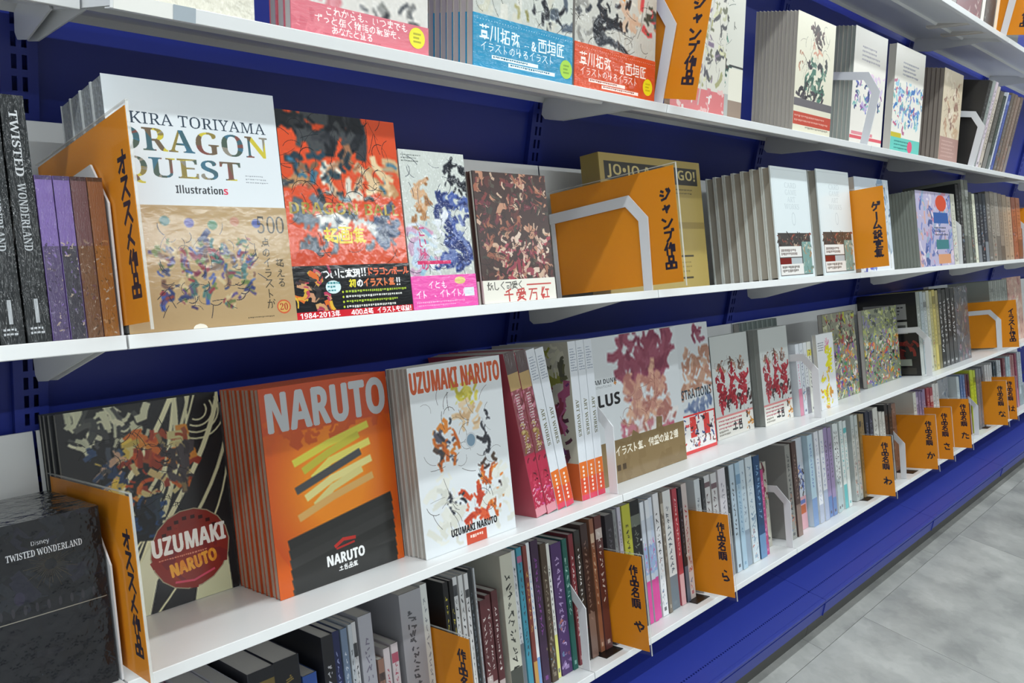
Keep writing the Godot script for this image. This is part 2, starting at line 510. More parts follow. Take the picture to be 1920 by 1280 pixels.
func ceiling_lamp(x: float, z: float, long: float, energy: float, label: String) -> void:
	var o := thing("ceiling_lamp", label, "lamp", Transform3D(Basis(), Vector3(x, 2.74, z)), "tube lamps on the ceiling")
	var h := tool_()
	extrude(h, PackedVector2Array([Vector2(-0.035, 0.06), Vector2(-0.03, 0.0), Vector2(0.03, 0.0), Vector2(0.035, 0.06)]), -long * 0.5, long * 0.5)
	put("housing", h, M.white, o)
	var t := tool_()
	var prof := PackedVector2Array()
	for i in 12:
		prof.append(Vector2(cos(TAU * i / 12), sin(TAU * i / 12)) * 0.014 + Vector2(0, -0.017))
	extrude(t, prof, -long * 0.48, long * 0.48)
	put("lamp_tube", t, M.glow, o)
	var l := AreaLight3D.new()
	l.name = "lamp_light"
	l.area_size = Vector2(long * 0.96, 0.045)
	l.light_energy = energy
	l.light_color = Color(0.955, 0.99, 1.0)
	l.shadow_enabled = true
	l.area_range = 14.0
	o.add_child(l)
	l.transform = Transform3D(Basis(Vector3.RIGHT, -PI / 2), Vector3(0, -0.034, 0))

func _ready() -> void:
	rng.seed = 11
	# camera
	var cam := Camera3D.new()
	cam.name = "camera"
	cam.fov = 46.5293
	cam.near = 0.05
	cam.far = 60.0
	add_child(cam)
	cam.transform = Transform3D(Basis(Vector3(0.7056051, 0.11230708, 0.69964888), Vector3(0.09474692, 0.96354177, -0.25022047), Vector3(-0.70224245, 0.24284642, 0.66923924)), Vector3(-0.27972, 1.25358, 1.11891))
	cam.current = true
	var we := WorldEnvironment.new()
	we.name = "environment"
	var env := Environment.new()
	env.background_mode = Environment.BG_COLOR
	env.background_color = Color(0.02, 0.02, 0.02)
	env.tonemap_mode = Environment.TONE_MAPPER_LINEAR
	env.tonemap_exposure = EXPO
	env.sdfgi_enabled = true
	env.ssao_enabled = true
	env.ssil_enabled = true
	we.environment = env
	add_child(we)
	materials()
	# tube lamps in three lines along the aisle
	var nth := 0
	for line in [[0.80, E1, "nearest the book wall"], [1.48, E2, "over the aisle"], [3.70, E3, "farthest from the book wall"]]:
		for i in 7:  # the first lamp of each line is added for more light from the left
			ceiling_lamp(-2.85 + 1.5 * i, line[0], 1.4, line[1], "white tube lamp on the ceiling, %s of the line %s" % [ORD[i], line[2]])
			nth += 1
	room()
	shelving()
	floor_planks()
	atlas_sheet = Sheet.new(2048, 2000, 1.0, hue("808080"))
	atlas_mat = StandardMaterial3D.new()
	atlas_mat.roughness = 0.28
	atlas_mat.texture_repeat = false
	signs()
	row_top()
	row_a()
	row_b()
	row_c()
	row_d()
	atlas_mat.albedo_texture = ImageTexture.create_from_image(atlas_sheet.im)

func materials() -> void:
	M.white = mat(hue("e8e9e9"), 0.28)
	M.steel = mat(hue("dddde0"), 0.35)
	M.blue = mat(hue("22318c"), 0.42)
	M.black = mat(hue("151515"), 0.4)
	M.kick = mat(hue("4a4a48"), 0.6)
	M.pages = mat(hue("cfcac2"), 0.75)
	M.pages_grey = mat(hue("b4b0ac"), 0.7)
	M.wall = mat(hue("dcdad6"), 0.8)
	var g := StandardMaterial3D.new()
	g.albedo_color = Color(1, 1, 1); g.emission_enabled = true; g.emission = Color(0.955, 0.99, 1.0); g.emission_energy_multiplier = 3.0
	M.glow = g
	var c := StandardMaterial3D.new()
	c.albedo_color = Color(1, 1, 1, 0.012); c.transparency = BaseMaterial3D.TRANSPARENCY_ALPHA; c.roughness = 0.06; c.metallic_specular = 0.22
	M.clear = c
	var a := StandardMaterial3D.new()
	a.albedo_color = Color(0.9, 0.9, 0.88, 0.4); a.transparency = BaseMaterial3D.TRANSPARENCY_ALPHA; a.roughness = 0.3
	M.acrylic = a
	var n := FastNoiseLite.new()
	n.seed = 5; n.frequency = 0.012; n.fractal_octaves = 4
	var t := NoiseTexture2D.new()
	t.width = 512; t.height = 512; t.seamless = true; t.as_normal_map = true; t.bump_strength = 9.0; t.noise = n
	M.creases = t
	var n2 := FastNoiseLite.new()
	n2.seed = 9; n2.frequency = 0.03; n2.noise_type = FastNoiseLite.TYPE_CELLULAR; n2.fractal_octaves = 2
	var t2 := NoiseTexture2D.new()
	t2.width = 512; t2.height = 512; t2.seamless = true; t2.as_normal_map = true; t2.bump_strength = 6.0; t2.noise = n2
	M.crackle = t2

func solid(called: String, lo: Vector3, hi: Vector3, m: Material) -> Node3D:
	var st := tool_()
	box(st, lo, hi)
	var o := put(called, st, m, self)
	o.set_meta("kind", "structure")
	return o

func room() -> void:
	solid("wall_back", Vector3(-4, 0, -0.30), Vector3(10, 2.8, -0.10), M.wall)
	solid("wall_front", Vector3(-4, 0, 5.2), Vector3(10, 2.8, 5.4), M.wall)
	solid("wall_left", Vector3(-4.2, 0, -0.30), Vector3(-4, 2.8, 5.4), M.wall)
	solid("wall_right", Vector3(10, 0, -0.30), Vector3(10.2, 2.8, 5.4), M.wall)
	solid("ceiling", Vector3(-4.2, 2.8, -0.30), Vector3(10.2, 3.0, 5.4), M.wall)

func shelving() -> void:
	# frame: slotted uprights and blue back panels
	var f := thing("shelving_frame", "blue steel shelving frame with slotted uprights and back panels against the wall", "shelving", Transform3D(Basis(), Vector3.ZERO))
	for k in range(-1, 8):
		var x := k * BAY
		var st := tool_()
		for s in [[-0.020, -0.0085], [-0.0028, 0.0028], [0.0085, 0.020]]:
			box(st, Vector3(x + s[0], 0.0, -0.004), Vector3(x + s[1], 2.15, -0.001))
		for j in 86:
			var y := 0.012 + j * 0.025
			for s in [[-0.0085, -0.0028], [0.0028, 0.0085]]:
				box(st, Vector3(x + s[0], y, -0.004), Vector3(x + s[1], y + 0.0085, -0.001))
		box(st, Vector3(x - 0.020, 0, -0.05), Vector3(x - 0.0175, 2.15, -0.004))
		box(st, Vector3(x + 0.0175, 0, -0.05), Vector3(x + 0.020, 2.15, -0.004))
		put("upright", st, M.blue, f)
		var b := tool_()
		box(b, Vector3(x - 0.0175, 0, -0.05), Vector3(x + 0.0175, 2.15, -0.045))
		put("upright_core", b, M.blue, f)
		if k < 7:
			var p := tool_()
			box(p, Vector3(x + 0.0203, 0.1, -0.024), Vector3(x + BAY - 0.0203, 2.15, -0.012))
			put("back_panel", p, M.blue, f)
	# base deck of each bay
	for k in range(0, 7):
		var o := thing("base_deck", "blue base deck along the floor under the lowest shelf, %s bay from left" % ORD[k + 1], "shelf base", Transform3D(Basis(), Vector3(k * BAY, 0, 0)), "blue base decks")
		var d := tool_()
		box(d, Vector3(0.0008, 0.130, 0.002), Vector3(BAY - 0.0008, 0.134, 0.387))
		put("deck_panel", d, M.blue, o)
		var r := tool_()
		extrude(r, PackedVector2Array([Vector2(0.391, 0.128), Vector2(0.391, 0.1335), Vector2(0.427, 0.1335), Vector2(0.4275, 0.1325), Vector2(0.4295, 0.1325), Vector2(0.430, 0.1335), Vector2(0.436, 0.1335), Vector2(0.438, 0.131), Vector2(0.438, 0.124), Vector2(0.432, 0.123), Vector2(0.432, 0.128)]), 0.0008, BAY - 0.0008)
		for j in 90:
			box(r, Vector3(0.002 + j * 0.00995, 0.1285, 0.3869), Vector3(0.0070 + j * 0.00995, 0.1334, 0.3911))
		put("ticket_rail", r, M.blue, o)
		var fr := tool_()
		extrude(fr, PackedVector2Array([Vector2(0.425, 0.121), Vector2(0.4375, 0.119), Vector2(0.4375, 0.087), Vector2(0.4355, 0.085), Vector2(0.425, 0.085)]), 0.0008, BAY - 0.0008)
		put("front_panel", fr, M.blue, o)
		var kk := tool_()
		box(kk, Vector3(0.0008, 0.0006, 0.395), Vector3(BAY - 0.0008, 0.086, 0.407))
		put("kick_plate", kk, M.kick, o)
		var e := tool_()
		extrude(e, PackedVector2Array([Vector2(0.428, 0.085), Vector2(0.440, 0.085), Vector2(0.440, 0.122), Vector2(0.428, 0.122)]), -0.0006, 0.0006)
		put("joint_cap", e, M.blue, o)
	# shelves
	var bays := ["leftmost", "second", "third", "fourth", "fifth", "sixth", "seventh"]
	for k in range(-1, 6):
		for q in [["A", "second row from top"], ["B", "middle row"], ["C", "second row from bottom"], ["D", "bottom row"]]:
			if k == -1 and q[0] == "A":
				shelf("A", -1, "white steel shelf set farther back, leftmost bay, second row from top", -0.075)
			elif k >= 0 or q[0] != "D":
				shelf(q[0], k, "white steel shelf with folded lip, %s, %s bay from left" % [q[1], bays[k + 1]])
			if q[0] in ["B", "C"] or (q[0] == "D" and k >= 0):
				back_plate(q[0], k, "white steel plate behind the books, %s, %s bay" % [q[1], bays[k + 1]])
	for k in range(1, 5):
		shelf("T", k, "white steel shelf seen from below, top row, %s bay from left" % bays[k + 1])
	# labels on the lip of the second row
	var t := thing("price_label", "pale grey label stuck on the shelf lip at top left", "label", stand("A", 0.059, -0.0139, 0.0001))
	var ts := tool_()
	box(ts, Vector3(0, 0, 0), Vector3(0.022, 0.0139, 0.0004))
	put("paper", ts, mat(hue("aab4bc"), 0.4), t)
	var t2 := thing("price_label", "long white label strip on the shelf lip at top left", "label", stand("A", 0.004, -0.0139, 0.0001))
	var ts2 := tool_()
	box(ts2, Vector3(0, 0, 0), Vector3(0.054, 0.0139, 0.0004))
	put("paper", ts2, mat(hue("f4f2ec"), 0.4), t2)

func floor_planks() -> void:
	var base := solid("floor", Vector3(-4.2, -0.2, -0.30), Vector3(10.2, -0.0035, 5.4), mat(hue("5c5c5c"), 0.7))
	var kinds := []
	for v in 5:
		var n := FastNoiseLite.new()
		n.seed = 31 + v; n.frequency = 0.006; n.fractal_octaves = 5; n.fractal_gain = 0.6
		n.domain_warp_enabled = true; n.domain_warp_amplitude = 40.0
		var grad := Gradient.new()
		grad.set_color(0, hue("8b8c8a").darkened(0.03 * v)); grad.set_color(1, hue("bcbcb8").darkened(0.02 * v))
		grad.add_point(0.5, hue("a6a6a3").darkened(0.025 * v))
		var t := NoiseTexture2D.new()
		t.width = 512; t.height = 256; t.noise = n; t.color_ramp = grad; t.seamless = true
		var m := StandardMaterial3D.new()
		m.albedo_texture = t; m.roughness = 0.42
		kinds.append(m)
	var px := 0.9287
	var pz := 0.459
	for j in 8:
		for i in range(-2, 8):
			var x0 := 2.055 + px * (i - 2) + (0.655 if j % 2 == 0 else 0.0)
			var z0 := 0.010 + pz * j
			var st := tool_()
			var flip := (i + j) % 2 == 0
			box(st, Vector3(x0 + 0.0006, -0.0035, z0 + 0.0006), Vector3(x0 + px - 0.0006, 0.0, z0 + pz - 0.0006), {"top": Rect2(0, 0, 1, 1) if flip else Rect2(1, 1, -1, -1)})
			put("plank", st, kinds[absi(i * 7 + j * 3) % 5], base)

func signs() -> void:
	var jump := card_print("ジャンプ作品", "")
	var best := card_print("オススメ作品", "")
	sign_card("A", 0.9035, "orange sign card on the second shelf from top, beside the red banded book", jump, false)
	sign_card("B", 0.0035, "orange sign card at the left end of the middle shelf", best, false)
	sign_card("B", 0.9035, "big open orange sign card in the centre of the middle shelf", jump, false)
	sign_card("B", 1.8035, "orange sign card right of the two white cased books, middle shelf", card_print("ゲ｜ム設定集", ""), false, 0.0, 0.02)
	sign_card("B", 3.6035, "orange sign card cut by the right picture edge, middle shelf", jump, false)
	sign_card("C", 0.0075, "orange sign card beside the black box, lower left", best, false)
	sign_card("C", 3.6035, "orange sign card at the right end of the second shelf from bottom", card_print("イラスト作品", ""), false)
	sign_card("T", 2.7035, "orange sign card on the top shelf in the upper right corner", jump, false)
	var n := 0
	for q in [[0.541, "ま"], [1.019, "や"], [1.368, "ら"], [2.414, "わ"], [2.843, "か"], [3.026, "さ"], [3.262, "た"], [3.812, "な"], [3.976, "は"]]:
		sign_card("D", q[0], "orange sign card on black foot, bottom shelf, %s from left" % ORD[n], card_print("作品名順", q[1]), true)
		n += 1
	for q in [["A", [0.9, 1.8, 2.7], "second shelf from top"], ["B", [0.0, 0.9, 2.7, 3.6], "middle shelf"], ["C", [0.0, 0.9, 1.8, 2.7, 3.6], "second shelf from bottom"], ["D", [0.9, 1.8, 2.7, 3.6], "bottom shelf"], ["T", [2.7], "top shelf"]]:
		for i in q[1].size():
			bookend(q[0], q[1][i], "white bent steel bookend on the %s, %s from left" % [q[2], ORD[i]])

# ------------------------------------------------------------------ top shelf (only its right end shows)
func row_top() -> void:
	var o := -0.012
	book("art_book", "dark red book standing on the top shelf, upper right corner", stand("T", 2.20, 0, o, 0.1), 0.215, 0.28, 0.018, {"cover": mat(hue("5a1620"), 0.3), "front": plain_art([hue("6a1826"), hue("7d2030"), hue("4a1018"), hue("a89a92")], hue("641624"), 215, 280, 41)})
	book("art_book", "white edged book between red and grey books on the top shelf", stand("T", 2.425, 0, o, 0.1), 0.028, 0.27, 0.15, {"cover": mat(hue("e4ddd2"), 0.3)})
	book("art_book", "dark grey book on the top shelf left of the orange sign", stand("T", 2.460, 0, o, 0.1), 0.095, 0.27, 0.018, {"cover": mat(hue("2c2e30"), 0.3), "front": plain_art([hue("2a2c2e"), hue("3c3f40"), hue("7d8884"), hue("221f22")], hue("2c2c2e"), 95, 270, 42)})
	book("art_book", "slim cream book beside the orange sign on the top shelf", stand("T", 2.563, 0, o, 0.1), 0.03, 0.27, 0.15, {"cover": mat(hue("ecd9c0"), 0.3)})
	book("art_book", "black book past the orange sign on the top shelf", stand("T", 2.735, 0, o - 0.02, 0.1), 0.19, 0.26, 0.02, {"cover": mat(hue("1d1e1c"), 0.35)})

func plain_art(pal: Array, bg: Color, w: float, h: float, seed_: int, n := 120, rough := 0.3) -> StandardMaterial3D:
	var p := Sheet.new(w, h, 1.3, bg)
	daubs(p, 0, 0, w, h, pal, n, 3, w * 0.09, seed_)
	p.soften(3.0)
	sketch(p, 0, 0, w, h, bg.darkened(0.5), 40, w * 0.2, seed_ + 5)
	return printed(p, rough)

# ------------------------------------------------------------------ second shelf from top
func row_a() -> void:
	var lean := 0.148
	var o := -0.013
	# cream wrapped book
	var p := Sheet.new(150, 210, 1.6, hue("ddd8c8"))
	daubs(p, 0, 0, 150, 210, [hue("e6e2d4"), hue("d3cdbb"), hue("ded9c9")], 60, 4, 14, 3)
	book("art_book", "cream book in creased clear wrap at the left of the second shelf", stand("A", 0.015, 0, o, lean), 0.135, 0.21, 0.03, {"cover": mat(hue("d8d2c0"), 0.25), "front": printed(p, 0.12, M.creases, 0.9)})
	# pink band book and two copies behind it
	p = Sheet.new(192, 34, 3.2, hue("d9727f"))
	var w := hue("fbe9e6")
	kana(p, "これからも、いつまでも", 44, 1.5, 9.6, w, 1.1, false, 1.1)
	kana(p, "ずっと続く物語の軌跡を、", 30, 12, 9.6, w, 1.1, false, 1.08)
	kana(p, "あなたと辿る", 52, 22, 8.6, w, 1.0, false, 1.1)
	dashes(p, 40, 30.5, 90, 1, 2.2, hue("b04a58"), 5)
	daubs(p, 0, 0, 40, 34, [hue("dd7a86"), hue("cf6674")], 14, 3, 9, 8)
	var band := printed(p, 0.16, M.creases, 0.35)
	p = Sheet.new(192, 260, 1.3, hue("d8d3cc"))
	daubs(p, 90, 120, 80, 110, [hue("3c3c40"), hue("57585c"), hue("8a8884")], 30, 5, 16, 14)
	daubs(p, 0, 130, 60, 130, [hue("cf7f86"), hue("d99098")], 20, 6, 18, 15)
	p.soften(4.0)
	var st := round_label(hue("ece32a"), hue("8c8418"))
	var d := {"cover": mat(hue("c9656f"), 0.3), "front": printed(p, 0.2, M.creases, 0.3), "band": band, "band_to": 0.034, "sticker": [0.174, 0.019, 0.0125, st], "pages": M.pages_grey}
	book("art_book", "pink banded book with yellow round sticker on the second shelf", stand("A", 0.193, 0, o, lean), 0.192, 0.26, 0.0145, d)
	pile("art_book", "copy behind the pink banded book, its edge showing", "A", 0.193, o, lean, 0.192, 0.26, 0.0145, 2, d, "copies behind the pink banded book")
	# blue band book and its copies
	p = Sheet.new(201, 69, 3.0, hue("2f8fb8"))
	star_band(p, hue("2f8fb8"), hue("eaf6fa"))
	band = printed(p, 0.14, M.creases, 0.45)
	p = Sheet.new(201, 270, 1.3, hue("c4c6be"))
	daubs(p, 0, 60, 110, 150, [hue("8f8a58"), hue("a8a274"), hue("cfcdbf"), hue("dcd9d0")], 50, 4, 16, 21)
	daubs(p, 118, 40, 26, 170, [hue("2c2d33"), hue("3a3b41")], 26, 5, 12, 22)
	daubs(p, 155, 40, 34, 170, [hue("3c3f46"), hue("5c6672"), hue("26272c")], 26, 5, 12, 23)
	daubs(p, 142, 60, 14, 140, [hue("b9b9ad"), hue("c9c6b8")], 20, 4, 8, 24)
	p.soften(3.0)
	sketch(p, 0, 40, 200, 170, hue("3c3c38"), 50, 30, 6)
	d = {"cover": mat(hue("b9b5aa"), 0.3), "front": printed(p, 0.16, M.creases, 0.4), "band": band, "band_to": 0.069, "sticker": [0.187, 0.021, 0.0135, round_label(hue("a4cf3c"), hue("5f8a1c"))], "pages": M.pages_grey}
	book("art_book", "book with bright blue band and green round sticker", stand("A", 0.462, 0, o, lean), 0.201, 0.27, 0.0122, d)
	pile("art_book", "copy behind the blue banded book, its edge showing", "A", 0.462, o, lean, 0.201, 0.27, 0.0122, 7, d, "copies behind the blue banded book")
	# red band book
	p = Sheet.new(208, 66, 3.0, hue("d4502c"))
	star_band(p, hue("d4502c"), hue("fbe6dc"))
	band = printed(p, 0.14, M.creases, 0.45)
	p = Sheet.new(208, 270, 1.3, hue("c2bfb6"))
	daubs(p, 0, 40, 50, 150, [hue("d6d3cb"), hue("8f8c86"), hue("4a4a4c")], 40, 4, 12, 31)
	daubs(p, 30, 130, 100, 70, [hue("2e3036"), hue("3b3d44"), hue("26282d")], 40, 6, 16, 32)
	daubs(p, 70, 60, 50, 60, [hue("d9863a"), hue("c96f2a")], 20, 6, 14, 33)
	daubs(p, 120, 50, 50, 120, [hue("dcd8cc"), hue("cbb09a"), hue("c9a58c")], 36, 5, 14, 34)
	daubs(p, 165, 120, 40, 40, [hue("b87c5c"), hue("cf4a52"), hue("3c4a46")], 16, 5, 12, 35)
	p.soften(3.0)
	sketch(p, 0, 40, 200, 170, hue("3c3836"), 50, 30, 7)
	d = {"cover": mat(hue("b9674a"), 0.3), "front": printed(p, 0.16, M.creases, 0.4), "band": band, "band_to": 0.066, "sticker": [0.188, 0.021, 0.0135, round_label(hue("f0d81e"), hue("b99a12"))], "pages": M.pages_grey}
	book("art_book", "book with red orange band and yellow sticker beside the bookend", stand("A", 0.669, 0, o, lean), 0.208, 0.27, 0.013, d)
	# two pale books past the sign
	p = Sheet.new(190, 245, 1.6, hue("cfcbbf"))
	daubs(p, 90, 10, 90, 190, [hue("6a6a54"), hue("9c9a6c"), hue("d0cda8"), hue("4c4a50"), hue("7c6a80")], 70, 4, 15, 44)
	daubs(p, 60, 120, 36, 60, [hue("d98a4a"), hue("c97a3a")], 12, 4, 10, 45)
	p.soften(3.0)
	sketch(p, 80, 10, 100, 190, hue("3a3638"), 40, 26, 8)
	p.rect(0, 205, 190, 40, hue("cf6a6c"))
	daubs(p, 0, 205, 190, 40, [hue("dcb0ac"), hue("c86068"), hue("e0d6d0")], 30, 3, 10, 46)
	book("art_book", "pale book with red strip half hidden by the orange sign", stand("A", 0.925, 0, o, lean), 0.18, 0.245, 0.012, {"cover": mat(hue("c8c4b8"), 0.3), "front": printed(p, 0.25)})
	p = Sheet.new(200, 250, 1.6, hue("cdcbc0"))
	daubs(p, 104, 40, 40, 150, [hue("2f5a4c"), hue("24443c"), hue("4a7a68"), hue("38322e")], 50, 4, 12, 51)
	daubs(p, 112, 30, 24, 40, [hue("5a3a2c"), hue("c9a48c")], 10, 4, 9, 52)
	p.soften(3.0)
	sketch(p, 100, 30, 46, 170, hue("1c2c28"), 30, 24, 9)
	kana(p, "ト", 158, 70, 16, hue("4a4844"), 1.6)
	p.rect(150, 150, 50, 4, hue("2a2c2c"))
	p.rect(150, 156, 50, 60, hue("dbd6c6"))
	p.rect(150, 216, 50, 34, hue("8f7a6a"))
	p.rect(100, 206, 50, 44, hue("a8a8a4"))
	book("art_book", "pale book with dark green art just right of the orange sign", stand("A", 0.985, 0, o - 0.014, lean), 0.21, 0.25, 0.012, {"cover": mat(hue("c8c4b8"), 0.3), "front": printed(p, 0.25)})
	# cream book with red strip and its ten copies
	p = Sheet.new(188, 240, 2.0, hue("dfd9c4"))
	daubs(p, 45, 92, 105, 70, [hue("4f7a68"), hue("3a5c50"), hue("6a8a78"), hue("38343a")], 70, 4, 13, 61)
	daubs(p, 70, 22, 60, 40, [hue("4a3430"), hue("5c4440"), hue("382828")], 24, 4, 12, 62)
	daubs(p, 80, 62, 34, 24, [hue("d9ab90"), hue("c98f78")], 12, 4, 8, 63)
	daubs(p, 10, 80, 30, 30, [hue("b98a70"), hue("8f6a58")], 9, 3, 7, 64)
	daubs(p, 20, 150, 140, 20, [hue("302c32"), hue("4a444a")], 20, 4, 12, 65)
	p.soften(3.0)
	sketch(p, 40, 20, 110, 150, hue("2c2624"), 50, 26, 10)
	p.rect(0, 172, 188, 16, hue("6a6468"))
	p.rect(0, 200, 188, 26, hue("c04a38"))
	dashes(p, 6, 206, 170, 2, 9, hue("dca090"), 66)
	p.rect(0, 226, 188, 14, hue("e2dcc6"))
	dashes(p, 60, 228, 120, 1, 9, hue("8a8478"), 67)
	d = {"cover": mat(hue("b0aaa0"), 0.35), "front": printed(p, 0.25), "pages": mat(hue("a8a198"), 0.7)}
	book("art_book", "cream book with red strip in front of ten grey edged copies", stand("A", 1.392, 0, o, lean), 0.188, 0.247, 0.0083, d)
	pile("art_book", "grey edged copy behind the cream book with red strip", "A", 1.392, o, lean, 0.188, 0.247, 0.0083, 10, d, "copies behind the cream book with red strip")
	# two white books round the second bookend
	p = Sheet.new(215, 280, 1.8, hue("e9e3da"))
	dashes(p, 50, 40, 120, 4, 10, hue("9a94a0"), 71, 0.5)
	daubs(p, 110, 100, 90, 50, [hue("dcb8d4"), hue("e2c4da"), hue("cfc0e0")], 24, 5, 14, 72)
	daubs(p, 20, 130, 170, 70, [hue("5a6ab0"), hue("8a5a98"), hue("7fb4b0"), hue("3a4470"), hue("c8b8dc")], 60, 4, 12, 73)
	p.soften(3.0)
	p.rect(0, 256, 215, 8, hue("d8606a"))
	p.rect(10, 246, 140, 8, hue("e09098"))
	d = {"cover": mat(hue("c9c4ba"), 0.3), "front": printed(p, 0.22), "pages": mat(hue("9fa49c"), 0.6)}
	book("art_book", "white book with violet art behind the second bookend", stand("A", 1.818, 0, -0.066, lean), 0.215, 0.293, 0.0105, d)
	pile("art_book", "copy behind the white book with violet art", "A", 1.818, -0.066, lean, 0.215, 0.293, 0.0105, 4, d, "copies behind the white book with violet art")
	p = Sheet.new(235, 280, 1.8, hue("ebe6dc"))
	dashes(p, 60, 40, 130, 4, 10, hue("8a8a98"), 75, 0.5)
	daubs(p, 0, 90, 235, 120, [hue("4a7ab8"), hue("6a9acc"), hue("7fb8b4"), hue("8a8ac8"), hue("c86a84"), hue("a8d0e0")], 150, 4, 13, 76)
	p.soften(3.0)
	p.rect(0, 238, 235, 42, hue("6cc4b8"))
	dashes(p, 30, 246, 160, 3, 9, hue("2f7a74"), 77)
	p.ell(155, 258, 20, 16, hue("dc5a78"))
	p.rect(0, 226, 80, 12, hue("c8b83c"))
	d = {"cover": mat(hue("dcd8ce"), 0.3), "front": printed(p, 0.22)}
	book("art_book", "white book with blue art and turquoise foot", stand("A", 2.100, 0, -0.066, lean), 0.235, 0.296, 0.02, d)
	# beige cover, copies, dark books at the far end
	p = Sheet.new(186, 270, 1.6, hue("d6c6ac"))
	daubs(p, 20, 20, 150, 170, [hue("e6d8c2"), hue("c8a888"), hue("b48a70"), hue("dccbb0"), hue("8f6a5c")], 80, 5, 20, 81)
	p.soften(4.0)
	sketch(p, 10, 10, 160, 180, hue("7c5c4c"), 40, 40, 11)
	p.rect(0, 196, 186, 74, hue("b08a80"))
	dashes(p, 20, 206, 140, 5, 11, hue("c8a69c"), 82)
	d = {"cover": mat(hue("6a5e56"), 0.4), "front": printed(p, 0.3), "pages": mat(hue("877c72"), 0.7)}
	book("art_book", "beige book with brown lower band near the far end", stand("A", 2.465, 0, -0.05, lean), 0.186, 0.282, 0.0125, d)
	pile("art_book", "copy behind the beige book with brown band", "A", 2.465, -0.05, lean, 0.186, 0.282, 0.0125, 4, d, "copies behind the beige book")
	var n := 0
	for q in [[2.712, 0.034, 0.275, "2b2928", 0.0], [2.752, 0.030, 0.28, "9aa09c", 0.02], [2.788, 0.026, 0.28, "d8c8d2", 0.02], [2.82, 0.03, 0.27, "cfc2b4", 0.03], [2.86, 0.045, 0.26, "5c5852", 0.02], [2.91, 0.03, 0.25, "3d4640", 0.03], [2.945, 0.014, 0.265, "d0d4dc", 0.04], [2.964, 0.03, 0.26, "4a5aa0", 0.03], [3.0, 0.035, 0.27, "6a6058", 0.02], [3.04, 0.035, 0.27, "7a685c", 0.02], [3.08, 0.035, 0.265, "8a7468", 0.02], [3.12, 0.035, 0.27, "6c5c54", 0.02]]:
		var c := hue(q[3])
		upright("paperback", "%s spine, %s past the far bookend on the second shelf from top" % [tone(c), ORD[n]], "A", q[0], -0.03, 0.19, q[2], q[1], {"cover": mat(c, 0.35), "spine": atlas_mat, "spine_uv": spine_print(c, c.lightened(0.35), "text", 300 + n)}, "spines at the far end of the second shelf")
		n += 1

func tone(c: Color) -> String:
	var v := c.v
	if c.s < 0.13:
		return "white" if v > 0.82 else ("pale grey" if v > 0.62 else ("grey" if v > 0.35 else "black"))
	var h := c.h * 360.0
	var base := "red"
	if h < 14.0 or h > 340.0: base = "red"
	elif h < 42.0: base = "brown" if v < 0.7 else "tan"
	elif h < 70.0: base = "yellow" if v > 0.6 else "olive"
	elif h < 160.0: base = "green"
	elif h < 195.0: base = "teal"
	elif h < 255.0: base = "blue"
	elif h < 290.0: base = "violet"
	else: base = "magenta"
	if v < 0.28: return "blackish " + base
	if v < 0.5: return "dark " + base
	if c.s < 0.28: return "pale " + base
	return base

func round_label(c: Color, ink: Color) -> StandardMaterial3D:
	var p := Sheet.new(27, 27, 4.0, c)
	for i in 3:
		p.rect(7, 7 + i * 5.0, 13 - (i % 2) * 3, 2.6, ink)
	for k in 9:
		p.rect(7 + k * 1.5, 6, 0.5, 15, c)
	return printed(p, 0.3)

func star_band(p: Sheet, c: Color, ink: Color) -> void:
	daubs(p, 0, 0, p.w, p.h, [c.darkened(0.06), c.lightened(0.05), c], 30, 6, 22, 91)
	var k := 0.0
	while k < p.w - 6:
		p.ell(k + 8, 6.5, 0.7, 0.7, ink.lerp(c, 0.2), 0.0, 8)
		k += 5.2
	kana(p, "草川拓弥", 12, 13, 21, ink, 2.0, false, 1.06, 0.88)
	type(p, "&", "sans_bold", 112, 20, 10, 13, [ink])
	kana(p, "西垣匠", 126, 13, 21, ink, 2.0, false, 1.06, 0.88)
	dashes(p, 98, 28, 12, 1, 3, ink, 92)
	kana(p, "イラストのゆるイラスト", 14, 35, 12, ink, 1.0, false, 1.12)
	p.rect(34, 50, 92, 5, ink)
	p.rect(66, 56.5, 96, 5, ink)
	dashes(p, 37, 51, 84, 1, 5, c.darkened(0.3), 93, 0.5)
	dashes(p, 70, 57.5, 84, 1, 5, c.darkened(0.3), 94, 0.5)

